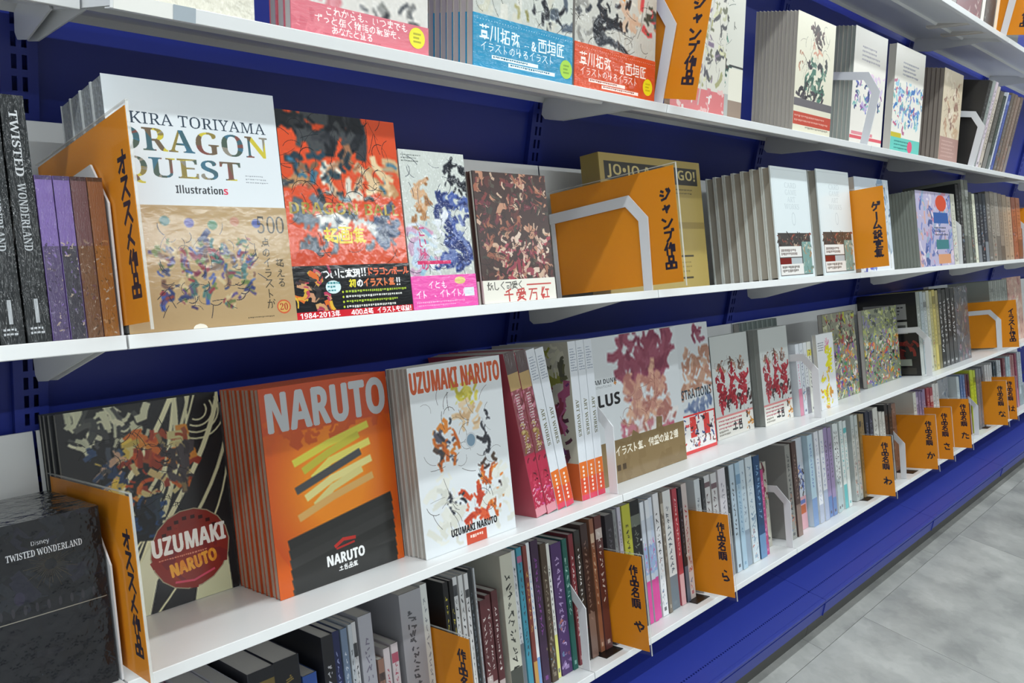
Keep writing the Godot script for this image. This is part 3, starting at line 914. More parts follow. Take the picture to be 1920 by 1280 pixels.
# ------------------------------------------------------------------ middle shelf
func row_b() -> void:
	var o := -0.008
	# wrapped black volumes at the left end
	var p := Sheet.new(20, 226, 4.0, hue("26292b"))
	type(p, "TWISTED", "serif_bold", 13.6, 14, 60, 7.5, [hue("c6c9cc")], PI / 2)
	type(p, "WONDERLAND", "serif_bold", 13.6, 80, 62, 7.5, [hue("b4b8bc")], PI / 2)
	p.rect(8.5, 186, 3.4, 22, hue("aeb2b6"))
	dashes(p, 3, 212, 14, 2, 4, hue("b9bcc0"), 95, 0.6)
	var sm := printed(p, 0.10, M.creases, 0.6)
	sm.texture_repeat = true
	var full := Rect2(0, 0, 1, 1)
	var bd := {"cover": wrapped(hue("202325")), "spine": sm, "spine_uv": full}
	upright("art_book", "tall black wrapped spine, nearest the left picture edge", "B", -0.1265, o, 0.17, 0.226, 0.0195, bd)
	upright("art_book", "tall black wrapped spine with silver lettering, second of three", "B", -0.1045, o, 0.17, 0.226, 0.0195, bd)
	upright("art_book", "tall black wrapped spine beside the two violet spines", "B", -0.0830, o, 0.17, 0.226, 0.0195, bd)
	var n := 0
	for q in [[-0.0622, 0.0142, "7a64a4", "54486a", "left of two glittering violet wrapped spines"], [-0.0470, 0.0140, "7a64a4", "3c3a44", "right of two glittering violet wrapped spines"], [-0.0322, 0.0138, "6a4a4c", "6e4c34", "purplish brown wrapped spine behind the left bookend"], [-0.0176, 0.0140, "8a5a3c", "94602c", "copper brown spine touching the left bookend"]]:
		p = Sheet.new(15, 154, 4.0, hue(q[2]))
		p.rect(0, 66, 15, 88, hue(q[3]))
		daubs(p, 0, 60, 15, 92, [hue(q[3]).lightened(0.2), hue(q[2]), hue(q[3]).darkened(0.3), hue("b0a090")], 70, 0.6, 2.0, 96 + n)
		p.rect(0, 0, 15, 4, hue(q[2]).darkened(0.4))
		upright("paperback", q[4], "B", q[0], o, 0.12, 0.154, q[1], {"cover": wrapped(hue(q[2])), "spine": printed(p, 0.12, M.crackle, 0.8), "spine_uv": full})
		n += 1
	# white and tan illustration book
	p = Sheet.new(192, 257, 2.8, hue("d9dee2"))
	type(p, "AKIRA TORIYAMA", "serif", 9, 34, 168, 12, [hue("33404e")])
	var pal := [hue("6a5a48"), hue("3f6a80"), hue("8a7a40"), hue("7a4a44"), hue("4a5a50"), hue("c8b83c"), hue("40606a"), hue("8a8478")]
	type(p, "DRAGON", "serif_bold", 6, 49, 172, 24, pal)
	type(p, "QUEST", "serif_bold", 10, 79, 131, 27, pal)
	type(p, "Illustration", "sans_bold", 64, 106.5, 53, 8.6, [hue("2e3036")])
	type(p, "s", "sans_bold", 118, 108.6, 5, 6.5, [hue("d02c4c")])
	dashes(p, 146, 93, 30, 3, 3.5, hue("9aa0a6"), 101, 0.4)
	var top := printed(p, 0.2)
	p = Sheet.new(192, 129, 2.8, hue("b49870"))
	var crowd := [hue("4a5a9a"), hue("3f6a6a"), hue("8a3a44"), hue("5a4a7a"), hue("6a7a48"), hue("c9b48c"), hue("38406a"), hue("7a5a48")]
	for i in 5:
		daubs(p, 36 + i * 23, 34 + (i % 2) * 10, 16, 62, crowd, 46, 2, 6.5, 110 + i)
	for i in 5:
		p.ell(48 + i * 26, 16 + (i % 3) * 2, 5.5, 5, [hue("5a7a78"), hue("5f5a98"), hue("4f7a5a"), hue("b07a60"), hue("4f5a98")][i])
	p.soften(4.0)
	sketch(p, 34, 30, 116, 76, hue("2c2c38"), 50, 14, 12)
	type(p, "500", "serif", 153, 10, 34, 19, [hue("3c3a36")])
	kana(p, "点のイラストが", 156, 34, 10.5, hue("4a4236"), 1.1, true, 1.1)
	kana(p, "超える", 172, 58, 10, hue("4a4236"), 1.0, true, 1.1)
	p.ell(176, 112, 9, 8, hue("c85a3a")); p.ell(176, 112, 7.4, 6.4, hue("cfa85c"))
	type(p, "20", "serif_bold", 171, 108, 10, 8, [hue("a8382c")])
	dashes(p, 130, 121, 34, 1, 3, hue("6a5a44"), 102, 0.5)
	p.ell(74, 129, 8, 5, hue("efe8da"))
	var band := printed(p, 0.13, M.creases, 0.07)
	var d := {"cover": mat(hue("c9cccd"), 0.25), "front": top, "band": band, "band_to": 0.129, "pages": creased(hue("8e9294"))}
	book("art_book", "large white illustration book with tan lower band beside orange sign", stand("B", -0.0045 + 0.0105, 0, o), 0.184, 0.257, 0.031, d)
	pile("art_book", "wrapped copy behind the large white and tan book", "B", 0.006, o, 0.0, 0.184, 0.257, 0.031, 3, d, "copies behind the white and tan book")
	# red book with black band
	p = Sheet.new(174, 243, 2.8, hue("d2502f"))
	daubs(p, 24, -6, 94, 56, [hue("2c2e33"), hue("3a3c40"), hue("24262b"), hue("484a4c")], 90, 6, 17, 121)
	daubs(p, 4, 52, 40, 40, [hue("3f6f8a"), hue("b8895e"), hue("8a6248"), hue("2e3a44")], 34, 4, 12, 122)
	daubs(p, 120, 48, 46, 46, [hue("3f6f8a"), hue("b8895e"), hue("c8a078"), hue("e0c49c")], 36, 4, 13, 123)
	daubs(p, 44, 56, 78, 46, [hue("c99a74"), hue("9a6c50"), hue("2f3a42"), hue("e2d8c8"), hue("4a6a78")], 60, 4, 13, 124)
	daubs(p, 8, 122, 74, 46, [hue("5a6470"), hue("4a525c"), hue("6a7480")], 40, 5, 15, 125)
	daubs(p, 112, 122, 56, 40, [hue("4a5a78"), hue("3f4a60"), hue("8a9098")], 34, 5, 14, 126)
	daubs(p, 40, 120, 90, 20, [hue("e6e2da"), hue("d8d4cc"), hue("c8c8c4")], 26, 3, 9, 127)
	p.soften(7.0)
	sketch(p, 10, 0, 150, 170, hue("1f2226"), 90, 26, 13)
	type(p, "DRAGON BALL", "sans_bold", 5, 106, 162, 14, [hue("a8924a"), hue("c0aa5c"), hue("8f7a38")])
	kana(p, "超画集", 50, 136, 20, hue("e0c83c"), 2.6, false, 1.06)
	p.ell(20, 175, 20, 14, hue("c8482c"))
	var front := printed(p, 0.13, M.creases, 0.1)
	p = Sheet.new(174, 62, 3.4, hue("17181c"))
	kana(p, "ついに実現", 40, 5, 11, hue("f4f4f4"), 1.7, false, 1.02)
	type(p, "!!", "sans_bold", 97, 4.5, 7, 10, [hue("f4f4f4")])
	kana(p, "ドラゴンボール", 106, 5, 9.6, hue("e86a44"), 1.7, false, 1.0)
	kana(p, "初", 78, 18, 10, hue("e8d83c"), 1.8, false)
	kana(p, "の", 89, 18, 10, hue("f4f4f4"), 1.8, false)
	kana(p, "イラスト集", 99, 18, 10, hue("e07a4c"), 1.8, false, 1.0)
	type(p, "!!", "sans_bold", 151, 18, 6, 10, [hue("f4f4f4")])
	for i in 4:
		p.ell(67, 32.5 + i * 6, 1.4, 1.4, hue("c8d83c"))
		dashes(p, 71, 31 + i * 6, 98, 1, 4.6, hue("a8c03c") if i % 2 == 0 else hue("d8d8d0"), 131 + i, 0.7)
	daubs(p, 2, 6, 50, 44, [hue("e0b83c"), hue("d86a2c"), hue("4a3428"), hue("2c2c30"), hue("c89a70"), hue("b83a5c")], 56, 3, 9, 135)
	p.ell(54, 26, 12, 9, hue("17181c"))
	p.ell(54, 26, 11, 8, hue("d8ecec")); dashes(p, 46, 20, 16, 3, 4.5, hue("3f8a90"), 136, 0.6)
	p.rect(0, 53.5, 174, 8.5, hue("c8202c"))
	type(p, "1984-2013", "sans_bold", 4, 54.5, 48, 6.5, [hue("f8f4f4")])
	kana(p, "年", 53, 54.2, 7.5, hue("f8f4f4"), 1.1, false)
	type(p, "400", "sans_bold", 76, 54.5, 17, 6.5, [hue("f8f4f4")])
	kana(p, "点超", 94, 54.2, 7.5, hue("f8f4f4"), 1.1, false)
	kana(p, "イラストを収録", 116, 54.2, 7.4, hue("f8f4f4"), 1.1, false, 1.02)
	type(p, "!", "sans_bold", 169, 54.5, 2, 6.5, [hue("f8f4f4")])
	band = printed(p, 0.13, M.creases, 0.08)
	book("art_book", "red orange art book with black lettered band on the middle shelf", stand("B", 0.191, 0, o), 0.167, 0.243, 0.022, {"cover": mat(hue("b84a30"), 0.3), "front": front, "band": band, "band_to": 0.062})
	# grey book with pink band
	p = Sheet.new(114, 210, 2.6, hue("c6cac4"))
	daubs(p, 74, 14, 34, 36, [hue("23262c"), hue("33363c")], 26, 4, 10, 141)
	daubs(p, 60, 58, 50, 104, [hue("3a4a86"), hue("4f62a0"), hue("2f3a6a"), hue("7080b0")], 90, 4, 12, 142)
	daubs(p, 14, 44, 30, 46, [hue("b8875c"), hue("d0a884"), hue("9a6c48")], 30, 4, 9, 143)
	daubs(p, 14, 92, 44, 72, [hue("dcdfe4"), hue("b9c8dc"), hue("c79ab4"), hue("8fb8cc")], 40, 4, 11, 144)
	p.soften(5.0)
	sketch(p, 10, 14, 98, 150, hue("2a2e40"), 50, 20, 14)
	dashes(p, 4, 6, 34, 3, 4, hue("6a706c"), 145, 0.4)
	kana(p, "こいゆの", 20, 100, 14, hue("c8507c"), 2.2)
	p.rect(14, 146, 58, 4.5, hue("d8386a"))
	front = printed(p, 0.1, M.crackle, 0.5)
	p = Sheet.new(114, 44, 3.2, hue("ee58ae"))
	kana(p, "キコイとも", 6, 8, 10, hue("fbd6ea"), 1.4, false, 1.1)
	kana(p, "イトコ、イトイトル", 6, 20, 10, hue("fbd6ea"), 1.4, false, 1.0)
	dashes(p, 6, 34, 90, 2, 4, hue("f6a0d0"), 151, 0.5)
	p.ell(84, 8, 10, 5, hue("e0c87c")); p.rect(90, 18, 18, 12, hue("dfe3ea"))
	band = printed(p, 0.14, M.creases, 0.3)
	book("art_book", "small grey wrapped book with bright pink band", stand("B", 0.3605, 0, o), 0.113, 0.21, 0.016, {"cover": wrapped(hue("b9bcb6")), "front": front, "band": band, "band_to": 0.044})
	# dark red book with white band
	p = Sheet.new(152, 190, 2.8, hue("3c2420"))
	daubs(p, 0, 0, 152, 190, [hue("5a2c28"), hue("7a3430"), hue("2c1c1c"), hue("9a5c44"), hue("b8866a"), hue("6a2834"), hue("3c3a30"), hue("d0b49a")], 420, 2.5, 9, 161)
	daubs(p, 40, 96, 100, 60, [hue("a03444"), hue("c8a890"), hue("8a2c3c"), hue("d8c4b0")], 90, 2.5, 8, 162)
	p.soften(2.5)
	sketch(p, 0, 0, 152, 156, hue("1c1212"), 160, 14, 15)
	front = printed(p, 0.3)
	p = Sheet.new(152, 34, 3.2, hue("e9e4d8"))
	kana(p, "妖しく可愛く", 8, 3, 12.5, hue("5a5650"), 1.4, false, 0.98)
	p.rect(88, 8, 54, 2.2, hue("c04a44"))
	kana(p, "千愛万紅", 40, 14.5, 20, hue("c04440"), 2.4, false, 1.3)
	band = printed(p, 0.35)
	d = {"cover": mat(hue("4a3430"), 0.35), "front": front, "band": band, "band_to": 0.033, "board": 0.0015}
	book("art_book", "dark red brown art book with white band on the middle shelf", stand("B", 0.487, 0, o), 0.151, 0.189, 0.007, d)
	pile("art_book", "copy behind the dark red brown art book", "B", 0.484, o, 0.0, 0.151, 0.189, 0.007, 1, d, "copy behind the dark red brown book")
	# gold boxed set behind the big sign
	p = Sheet.new(352, 271, 1.8, hue("a8924e"))
	p.rect(14, 15, 324, 36, hue("1f1b14"))
	type(p, "JO•JO A-GO! GO!", "sans_bold", 22, 20, 308, 27, [hue("c9b878")])
	dashes(p, 230, 60, 90, 2, 8, hue("5c4e28"), 171, 0.35)
	p.rect(0, 130, 352, 14, hue("8f7a3e"))
	p.rect(180, 200, 118, 4, hue("3a3018")); p.rect(180, 246, 110, 4, hue("3a3018"))
	dashes(p, 180, 214, 110, 3, 9, hue("86723a"), 172, 0.45)
	book("boxed_set", "gold slipcase with black title bar behind the big orange sign", stand("B", 0.92, 0, -0.12), 0.352, 0.271, 0.045, {"cover": mat(hue("8f7c42"), 0.4), "front": printed(p, 0.35), "case": true, "board": 0.002, "category": "box"})
	# two white cased books
	p = Sheet.new(180, 250, 2.4, hue("dfe7e9"))
	var faint := hue("c3ccd0")
	p.rect(6, 6, 168, 1, faint); p.rect(6, 6, 1, 238, faint); p.rect(173, 6, 1, 238, faint)
	type(p, "CARD", "serif", 62, 34, 56, 12, [faint]); type(p, "GAME", "serif", 62, 50, 56, 12, [faint]); type(p, "ART", "serif", 70, 66, 40, 12, [faint]); type(p, "WORKS", "serif", 54, 82, 72, 12, [faint])
	p.ell(94, 116, 9, 15, faint); p.ell(94, 116, 7, 13, hue("dfe7e9"))
	p.rect(10, 148, 160, 96, hue("4a4644"))
	daubs(p, 10, 152, 160, 24, [hue("6a5a50"), hue("b09a88"), hue("3c3838"), hue("8a4a40")], 60, 2, 7, 181)
	p.rect(12, 178, 108, 24, hue("ece8e4")); dashes(p, 20, 184, 92, 2, 8, hue("8a7c78"), 182, 0.8)
	p.rect(12, 204, 54, 14, hue("7a2420")); p.rect(66, 204, 54, 14, hue("b9c0c4"))
	p.rect(12, 218, 112, 24, hue("ece8e4")); dashes(p, 20, 222, 96, 2, 8, hue("7c7470"), 183, 0.8)
	p.rect(124, 168, 46, 74, hue("7fa09a")); daubs(p, 124, 168, 42, 70, [hue("a88a6a"), hue("6a8a84"), hue("c0c8bc")], 24, 3, 8, 184)
	front = printed(p, 0.16)
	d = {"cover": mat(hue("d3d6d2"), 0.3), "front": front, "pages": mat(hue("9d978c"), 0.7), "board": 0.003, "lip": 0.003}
	book("art_book", "white cased book in front of six copies, right of gold box", stand("B", 1.375, 0, o), 0.18, 0.25, 0.022, d)
	pile("art_book", "white cased copy with grey edge in the row of six", "B", 1.375, o, 0.0, 0.18, 0.25, 0.0222, 6, d, "copies behind the white cased book", -0.0006)
	book("art_book", "second white cased book, touching the orange sign on its right", stand("B", 1.607, 0, o), 0.188, 0.257, 0.024, d)
	pile("art_book", "copy behind the second white cased book", "B", 1.607, o, 0.0, 0.188, 0.257, 0.024, 1, d, "copy behind the second white cased book")
	# books past the third sign
	p = Sheet.new(240, 250, 1.3, hue("c8d2dc"))
	p.rect(0, 200, 240, 50, hue("eceef2")); daubs(p, 0, 210, 90, 40, [hue("4a4aa8"), hue("6a6ac8"), hue("8aa8dc")], 24, 5, 14, 191)
	daubs(p, 100, 20, 130, 150, [hue("8aa0b8"), hue("5c7088"), hue("c0ccd8")], 50, 6, 20, 192)
	book("art_book", "pale blue and white book mostly hidden behind an orange sign", stand("B", 1.83, 0, o), 0.235, 0.25, 0.02, {"cover": mat(hue("6a7c88"), 0.25), "front": printed(p, 0.2)})
	p = Sheet.new(325, 232, 1.5, hue("b8b0cc"))
	daubs(p, 0, 0, 325, 232, [hue("7a86c0"), hue("c88aa0"), hue("e0d4e0"), hue("5a6aa8"), hue("8fb0c8"), hue("d8a898"), hue("4a5a90")], 220, 5, 20, 201)
	p.soften(2.0)
	p.ell(230, 34, 52, 26, hue("cf4a2c")); p.rect(150, 64, 140, 34, hue("2f5aa0")); p.rect(160, 150, 120, 30, hue("3a7a80")); p.rect(170, 196, 120, 30, hue("d89a70"))
	dashes(p, 150, 110, 130, 3, 11, hue("4a4a60"), 202)
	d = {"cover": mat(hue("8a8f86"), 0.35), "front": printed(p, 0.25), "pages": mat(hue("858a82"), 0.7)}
	book("art_book", "many coloured magazine with orange oval title on the middle shelf", stand("B", 2.28, 0, o), 0.325, 0.232, 0.0088, d)
	pile("art_book", "grey edged copy behind the many coloured magazine", "B", 2.28, o, 0.0, 0.325, 0.232, 0.0088, 8, d, "copies behind the many coloured magazine")
	n = 0
	for q in [[2.615, 0.03, 0.236, "22242a"], [2.65, 0.044, 0.236, "c8c6b8"], [2.712, 0.03, 0.27, "1c1d1f"], [2.745, 0.03, 0.275, "1f2022"], [2.78, 0.03, 0.29, "8a8d84"], [2.815, 0.04, 0.29, "70746c"], [2.86, 0.03, 0.25, "55584f"], [2.895, 0.03, 0.245, "e2e2cc"], [2.93, 0.04, 0.245, "2a2f38"], [2.975, 0.04, 0.25, "1f2630"], [3.02, 0.04, 0.25, "2c3440"], [3.065, 0.05, 0.26, "6f6a64"], [3.12, 0.05, 0.262, "8f877c"], [3.175, 0.05, 0.26, "9c948a"], [3.23, 0.05, 0.258, "8a7d70"], [3.285, 0.06, 0.255, "a08f7c"], [3.35, 0.06, 0.25, "b09a84"], [3.42, 0.06, 0.25, "9a5c48"], [3.49, 0.06, 0.25, "a86a50"]]:
		var c := hue(q[3])
		upright("paperback", "%s spine, %s right of the many coloured magazine, middle shelf" % [tone(c), ORD[n]], "B", q[0], -0.02, 0.19, q[2], q[1], {"cover": mat(c, 0.35), "spine": atlas_mat, "spine_uv": spine_print(c, c.lightened(0.5) if c.v < 0.5 else c.darkened(0.4), "text", 400 + n)}, "spines at the far end of the middle shelf")
		n += 1

func wrapped(c: Color) -> StandardMaterial3D:
	var key := "wrap " + c.to_html()
	if not plain_mats.has(key):
		var m := StandardMaterial3D.new()
		m.albedo_color = c; m.roughness = 0.12; m.uv1_triplanar = true; m.uv1_scale = Vector3(5, 5, 5)
		m.normal_enabled = true; m.normal_texture = M.creases; m.normal_scale = 0.6
		plain_mats[key] = m
	return plain_mats[key]

func creased(c: Color) -> StandardMaterial3D:
	var key := "crease " + c.to_html()
	if not plain_mats.has(key):
		var m := StandardMaterial3D.new()
		m.albedo_color = c; m.roughness = 0.3; m.uv1_triplanar = true; m.uv1_scale = Vector3(9, 9, 9)
		m.normal_enabled = true; m.normal_texture = M.crackle; m.normal_scale = 1.5
		plain_mats[key] = m
	return plain_mats[key]

# ------------------------------------------------------------------ second shelf from bottom
func row_c() -> void:
	# black wrapped box
	var p := Sheet.new(160, 197, 3.0, hue("1b1d22"))
	daubs(p, 0, 0, 160, 100, [hue("1d2024"), hue("23262c"), hue("181a1e"), hue("22232e")], 90, 5, 18, 211)
	for i in 40:
		var a := TAU * i / 40.0
		p.line([Vector2(108, 50) + Vector2(cos(a), sin(a)) * 6.0, Vector2(108, 50) + Vector2(cos(a), sin(a)) * (14.0 + 6.0 * (i % 3))], 0.5, hue("3a3328"))
	type(p, "Disney", "sans", 92, 22, 17, 6.4, [hue("dcdee2")])
	type(p, "TWISTED WONDERLAND", "serif_bold", 68, 31, 72, 7.0, [hue("e2e4e8")])
	p.rect(0, 99.5, 160, 1.0, hue("8a8478"))
	for i in 9:
		p.ell(58 + i * 11, 91, 1.6, 5, hue("2f2e34"))
	p.ell(76, 78, 5, 7, hue("2a2838")); p.rect(88, 140, 0.7, 50, hue("30323a"))
	daubs(p, 0, 101, 160, 96, [hue("1c1d22"), hue("1f2026"), hue("191a1e")], 50, 6, 20, 212)
	book("boxed_set", "black wrapped box with white lettering in the lower left corner", stand("C", -0.164, 0, -0.014), 0.16, 0.197, 0.19, {"cover": wrapped(hue("1a1c20")), "front": printed(p, 0.12, M.creases, 0.35), "case": true, "board": 0.002, "category": "box"})
	# black cover with cream swirls and a round badge
	p = Sheet.new(216, 291, 2.6, hue("26272a"))
	var cream := hue("dfdcb4")
	for i in 9:
		var pts := []
		for j in 16:
			var u := j / 15.0
			pts.append(Vector2(214 - 8 * i - 150 * u * u + 26 * sin(u * 3.0 + i), -10 + 330 * u - 12 * i))
		p.line(pts, 3.0 + 2.2 * (i % 3), cream.darkened(0.05 * (i % 2)))
	for i in 4:
		var pts2 := []
		for j in 14:
			var a := -0.5 + j * 0.2
			pts2.append(Vector2(182, 22) + Vector2(cos(a), sin(a)) * (14.0 + 9.0 * i))
		p.line(pts2, 2.4, cream)
	daubs(p, 10, 8, 90, 46, [hue("c2c2a4"), hue("b0b298"), hue("d0ceb0"), hue("3a3c3e")], 60, 4, 14, 221)
	daubs(p, 76, 40, 86, 92, [hue("b8502c"), hue("c86a30"), hue("9a3c2c"), hue("d08a3c"), hue("c8c088"), hue("8a3828")], 110, 4, 14, 222)
	daubs(p, 40, 50, 40, 70, [hue("d8b850"), hue("33486a"), hue("c8a080"), hue("4a4c4e"), hue("2c3a58")], 46, 4, 11, 223)
	daubs(p, 128, 62, 40, 56, [hue("4a4448"), hue("3a3438"), hue("8a7a58")], 34, 4, 12, 224)
	daubs(p, 66, 128, 60, 60, [hue("2c3440"), hue("34404c"), hue("2c4a78"), hue("20242a")], 50, 6, 16, 225)
	p.poly(PackedVector2Array([Vector2(66, 240), Vector2(96, 200), Vector2(112, 214), Vector2(88, 291), Vector2(60, 291)]), hue("dcdcbc"))
	p.poly(PackedVector2Array([Vector2(150, 291), Vector2(160, 250), Vector2(204, 230), Vector2(206, 291)]), hue("d8dab4"))
	p.soften(4.0)
	sketch(p, 30, 30, 130, 130, hue("17181a"), 60, 26, 16)
	p.ell(152, 216, 57, 57, hue("a8a084")); p.ell(152, 216, 55.4, 55.4, hue("8c3028"))
	daubs(p, 118, 186, 70, 60, [hue("8c3028"), hue("963628"), hue("7a2a2c")], 30, 6, 14, 226)
	for i in 8:
		var a := -2.5 + i * 0.27
		p.rect(152 + cos(a) * 44 - 3, 216 + sin(a) * 44 - 3, 6, 5, hue("3c1a1a"))
	type(p, "UZUMAKI", "sans_bold", 99, 192, 104, 25, [hue("f2efe8")], -0.02, 0.7)
	dashes(p, 106, 222, 92, 1, 4.5, hue("d88a70"), 227, 0.6)
	type(p, "NARUTO", "sans_bold", 120, 232, 66, 18, [hue("e8902c"), hue("f0a83c")], -0.12, 0.9)
	p.line([Vector2(126, 258), Vector2(152, 262), Vector2(182, 254)], 3.0, hue("d8506a"))
	var d := {"cover": mat(hue("2c2e32"), 0.25), "front": printed(p, 0.22), "pages": mat(hue("9a9890"), 0.6)}
	book("art_book", "black and cream swirled cover with round red badge, set back", stand("C", 0.013, 0, -0.203), 0.216, 0.291, 0.0125, d)
	pile("art_book", "copy behind the black and cream swirled cover", "C", 0.010, -0.203, 0.0, 0.216, 0.291, 0.0125, 3, d, "copies behind the swirled cover", -0.002)
	# orange cover
	p = Sheet.new(213, 293, 3.0, hue("cf5a18"))
	for i in 24:
		var u := i / 23.0
		p.ell(106, 150, 118 * (1.0 - u) + 50 * u, 150 * (1.0 - u) + 60 * u, hue("c9501a").lerp(hue("ee8a1c"), u), 0.0, 40)
	p.rect(0, 0, 213, 66, hue("bf4a22"))
	daubs(p, 0, 60, 213, 14, [hue("c2501e"), hue("c8561c")], 30, 5, 14, 231)
	for i in 7:
		var y := 92.0 + i * 13.0
		p.line([Vector2(44 + (i % 3) * 14, y + 18), Vector2(100, y), Vector2(168 - (i % 2) * 18, y - 16)], 11.0, [hue("d6cc4a"), hue("c2b83e"), hue("e0d468"), hue("4a4a4c"), hue("e4d88e"), hue("dccf86"), hue("d8a862")][i])
	for i in 7:
		var y2 := 206.0 + i * 14.0
		p.line([Vector2(26, y2 + 16), Vector2(110, y2 + 2), Vector2(196, y2 - 12)], 16.0, hue("2c2c2b").lightened(0.03 * (i % 3)))
	p.rect(24, 262, 176, 31, hue("2c2c2b"))
	p.soften(5.0)
	type(p, "NARUTO", "sans_bold", 10, 8, 196, 55, [hue("b9bcc0")], 0.0, 1.4)
	type(p, "NARUTO", "sans_bold", 78, 254, 64, 15, [hue("f0f0f0")], 0.0, 0.5)
	p.line([Vector2(94, 243), Vector2(108, 236), Vector2(128, 238)], 5.0, hue("c03028")); p.line([Vector2(96, 247), Vector2(126, 244)], 3.0, hue("b02c28"))
	kana(p, "土台品集", 96, 273, 8, hue("e8e8e8"), 1.3, false, 1.05)
	d = {"cover": mat(hue("b84e26"), 0.3), "front": printed(p, 0.2), "pages": mat(hue("b3a498"), 0.65), "board": 0.0016}
	book("art_book", "orange art book with big grey title and black lower half", stand("C", 0.230, 0, -0.080), 0.213, 0.293, 0.0128, d)
	pile("art_book", "orange edged copy behind the orange art book", "C", 0.230, -0.080, 0.0, 0.213, 0.293, 0.0128, 8, d, "copies behind the orange art book")
	# white cover with orange title
	p = Sheet.new(195, 295, 2.8, hue("dde1e4"))
	daubs(p, 92, 34, 44, 36, [hue("d0c444"), hue("bcb040"), hue("dccf60")], 40, 4, 10, 241)
	daubs(p, 92, 70, 42, 44, [hue("dcc09a"), hue("e4ccaa"), hue("cca880")], 34, 4, 10, 242)
	daubs(p, 36, 96, 46, 60, [hue("d8742c"), hue("c8642c"), hue("3a3c44"), hue("44506a"), hue("e08a3c")], 50, 3, 10, 243)
	daubs(p, 136, 84, 18, 70, [hue("2e3038"), hue("3a3c44")], 22, 3, 8, 244)
	daubs(p, 120, 170, 50, 80, [hue("d8742c"), hue("e08a3c"), hue("c05a2c"), hue("2e3038")], 50, 3, 10, 245)
	daubs(p, 86, 210, 46, 60, [hue("c84c2c"), hue("b8402c"), hue("d8603c")], 40, 4, 11, 246)
	daubs(p, 56, 200, 26, 30, [hue("34363e"), hue("2c2e36")], 14, 4, 10, 247)
	daubs(p, 22, 170, 46, 110, [hue("d6d6cc"), hue("cfcfc6"), hue("e0e0d8")], 40, 6, 16, 248)
	daubs(p, 150, 180, 40, 100, [hue("d6d6cc"), hue("d0d0c8"), hue("e0e0d8")], 30, 6, 14, 249)
	p.soften(6.0)
	sketch(p, 30, 60, 130, 200, hue("4a4644"), 44, 30, 19)
	type(p, "UZUMAKI NARUTO", "sans_bold", 3, 8, 188, 33, [hue("c8562c")], 0.0, 0.8)
	p.ell(114, 130, 12, 13, hue("c8ccd0")); p.ell(114, 130, 9, 10, hue("7a94a8"))
	p.rect(84, 276, 44, 19, hue("c8482c")); dashes(p, 92, 281, 28, 1, 6, hue("f0d8cc"), 250, 0.9)
	type(p, "UZUMAKI NARUTO", "sans_bold", 54, 263, 99, 11.5, [hue("26262a")], 0.0, 0.4)
	d = {"cover": mat(hue("c4c2be"), 0.3), "front": printed(p, 0.2), "pages": mat(hue("a8a49e"), 0.65), "board": 0.0014}
	book("art_book", "white art book with orange title across the top", stand("C", 0.449, 0, -0.032), 0.195, 0.295, 0.0104, d)
	pile("art_book", "pale edged copy behind the white art book with orange title", "C", 0.449, -0.032, 0.0, 0.195, 0.295, 0.0104, 4, d, "copies behind the white art book")
	# leaning volumes
	var full := Rect2(0, 0, 1, 1)
	p = Sheet.new(28, 300, 3.0, hue("8a4a50"))
	p.rect(0, 0, 28, 42, hue("5e5050")); p.rect(0, 38, 28, 30, hue("b89a68"))
	daubs(p, 0, 66, 28, 110, [hue("7c3a48"), hue("a85a70"), hue("6a3038"), hue("c07a8a")], 60, 2, 7, 251)
	dashes(p, 9, 76, 10, 24, 5, hue("d8c8c8"), 252, 0.6)
	daubs(p, 6, 130, 18, 50, [hue("a88448"), hue("8a6c3c"), hue("c8b078")], 30, 2, 5, 253)
	p.rect(0, 186, 28, 114, hue("b02c48"))
	daubs(p, 0, 190, 28, 60, [hue("a82840"), hue("c03a54"), hue("4a1420")], 14, 3, 8, 254)
	daubs(p, 2, 244, 24, 46, [hue("e8d8dc"), hue("c8508c"), hue("d8385c"), hue("e0a0b0")], 40, 1.5, 3.5, 255)
	p.rect(0, 284, 28, 16, hue("d8909c"))
	var red := printed(p, 0.16, M.creases, 0.4)
	p = Sheet.new(22, 300, 3.0, hue("dce0e6"))
	dashes(p, 4, 14, 14, 9, 5, hue("8c96a8"), 256, 0.5)
	type(p, "ART WORKS", "serif_bold", 16.5, 110, 70, 9, [hue("6c6a4c")], PI / 2)
	p.rect(0, 228, 22, 72, hue("e07028")); p.rect(0, 258, 22, 42, hue("d8502f"))
	for i in 7:
		p.ell(11, 238 + i * 7.6, 2.6, 2.6, hue("f4e4d8"))
	p.rect(0, 290, 22, 10, hue("d8405c"))
	var wsp := printed(p, 0.2, M.creases, 0.25)
	p = Sheet.new(210, 300, 1.6, hue("b9b4a4"))
	daubs(p, 10, 10, 190, 70, [hue("8a8a3c"), hue("a8a44c"), hue("5c5a4c"), hue("d0ccb8")], 60, 5, 16, 257)
	daubs(p, 10, 80, 190, 140, [hue("8a3a4c"), hue("6a3a70"), hue("a85a80"), hue("4a2c3a"), hue("7c2c38")], 80, 8, 24, 258)
	p.rect(0, 230, 210, 70, hue("c85a28"))
	var side := printed(p, 0.2)
	for q in [[0.7040, 0.027, red, "b04a58", 0.145, "red brown wrapped spine leaning left, first of the leaning books"], [0.7325, 0.026, red, "b04a58", 0.145, "red brown wrapped spine leaning left, second of the leaning books"], [0.7600, 0.022, wsp, "d8dce2", 0.145, "white spine with orange foot leaning left, nearer the red spines"], [0.7835, 0.022, wsp, "d8dce2", 0.145, "white spine with orange foot leaning left, nearer the straight spines"]]:
		upright("art_book", q[5], "C", q[0], -0.04, 0.205, 0.298, q[1], {"cover": mat(hue(q[3]), 0.2), "spine": q[2], "spine_uv": full}, "leaning volumes", q[4])
	var three := ["left", "middle", "right"]
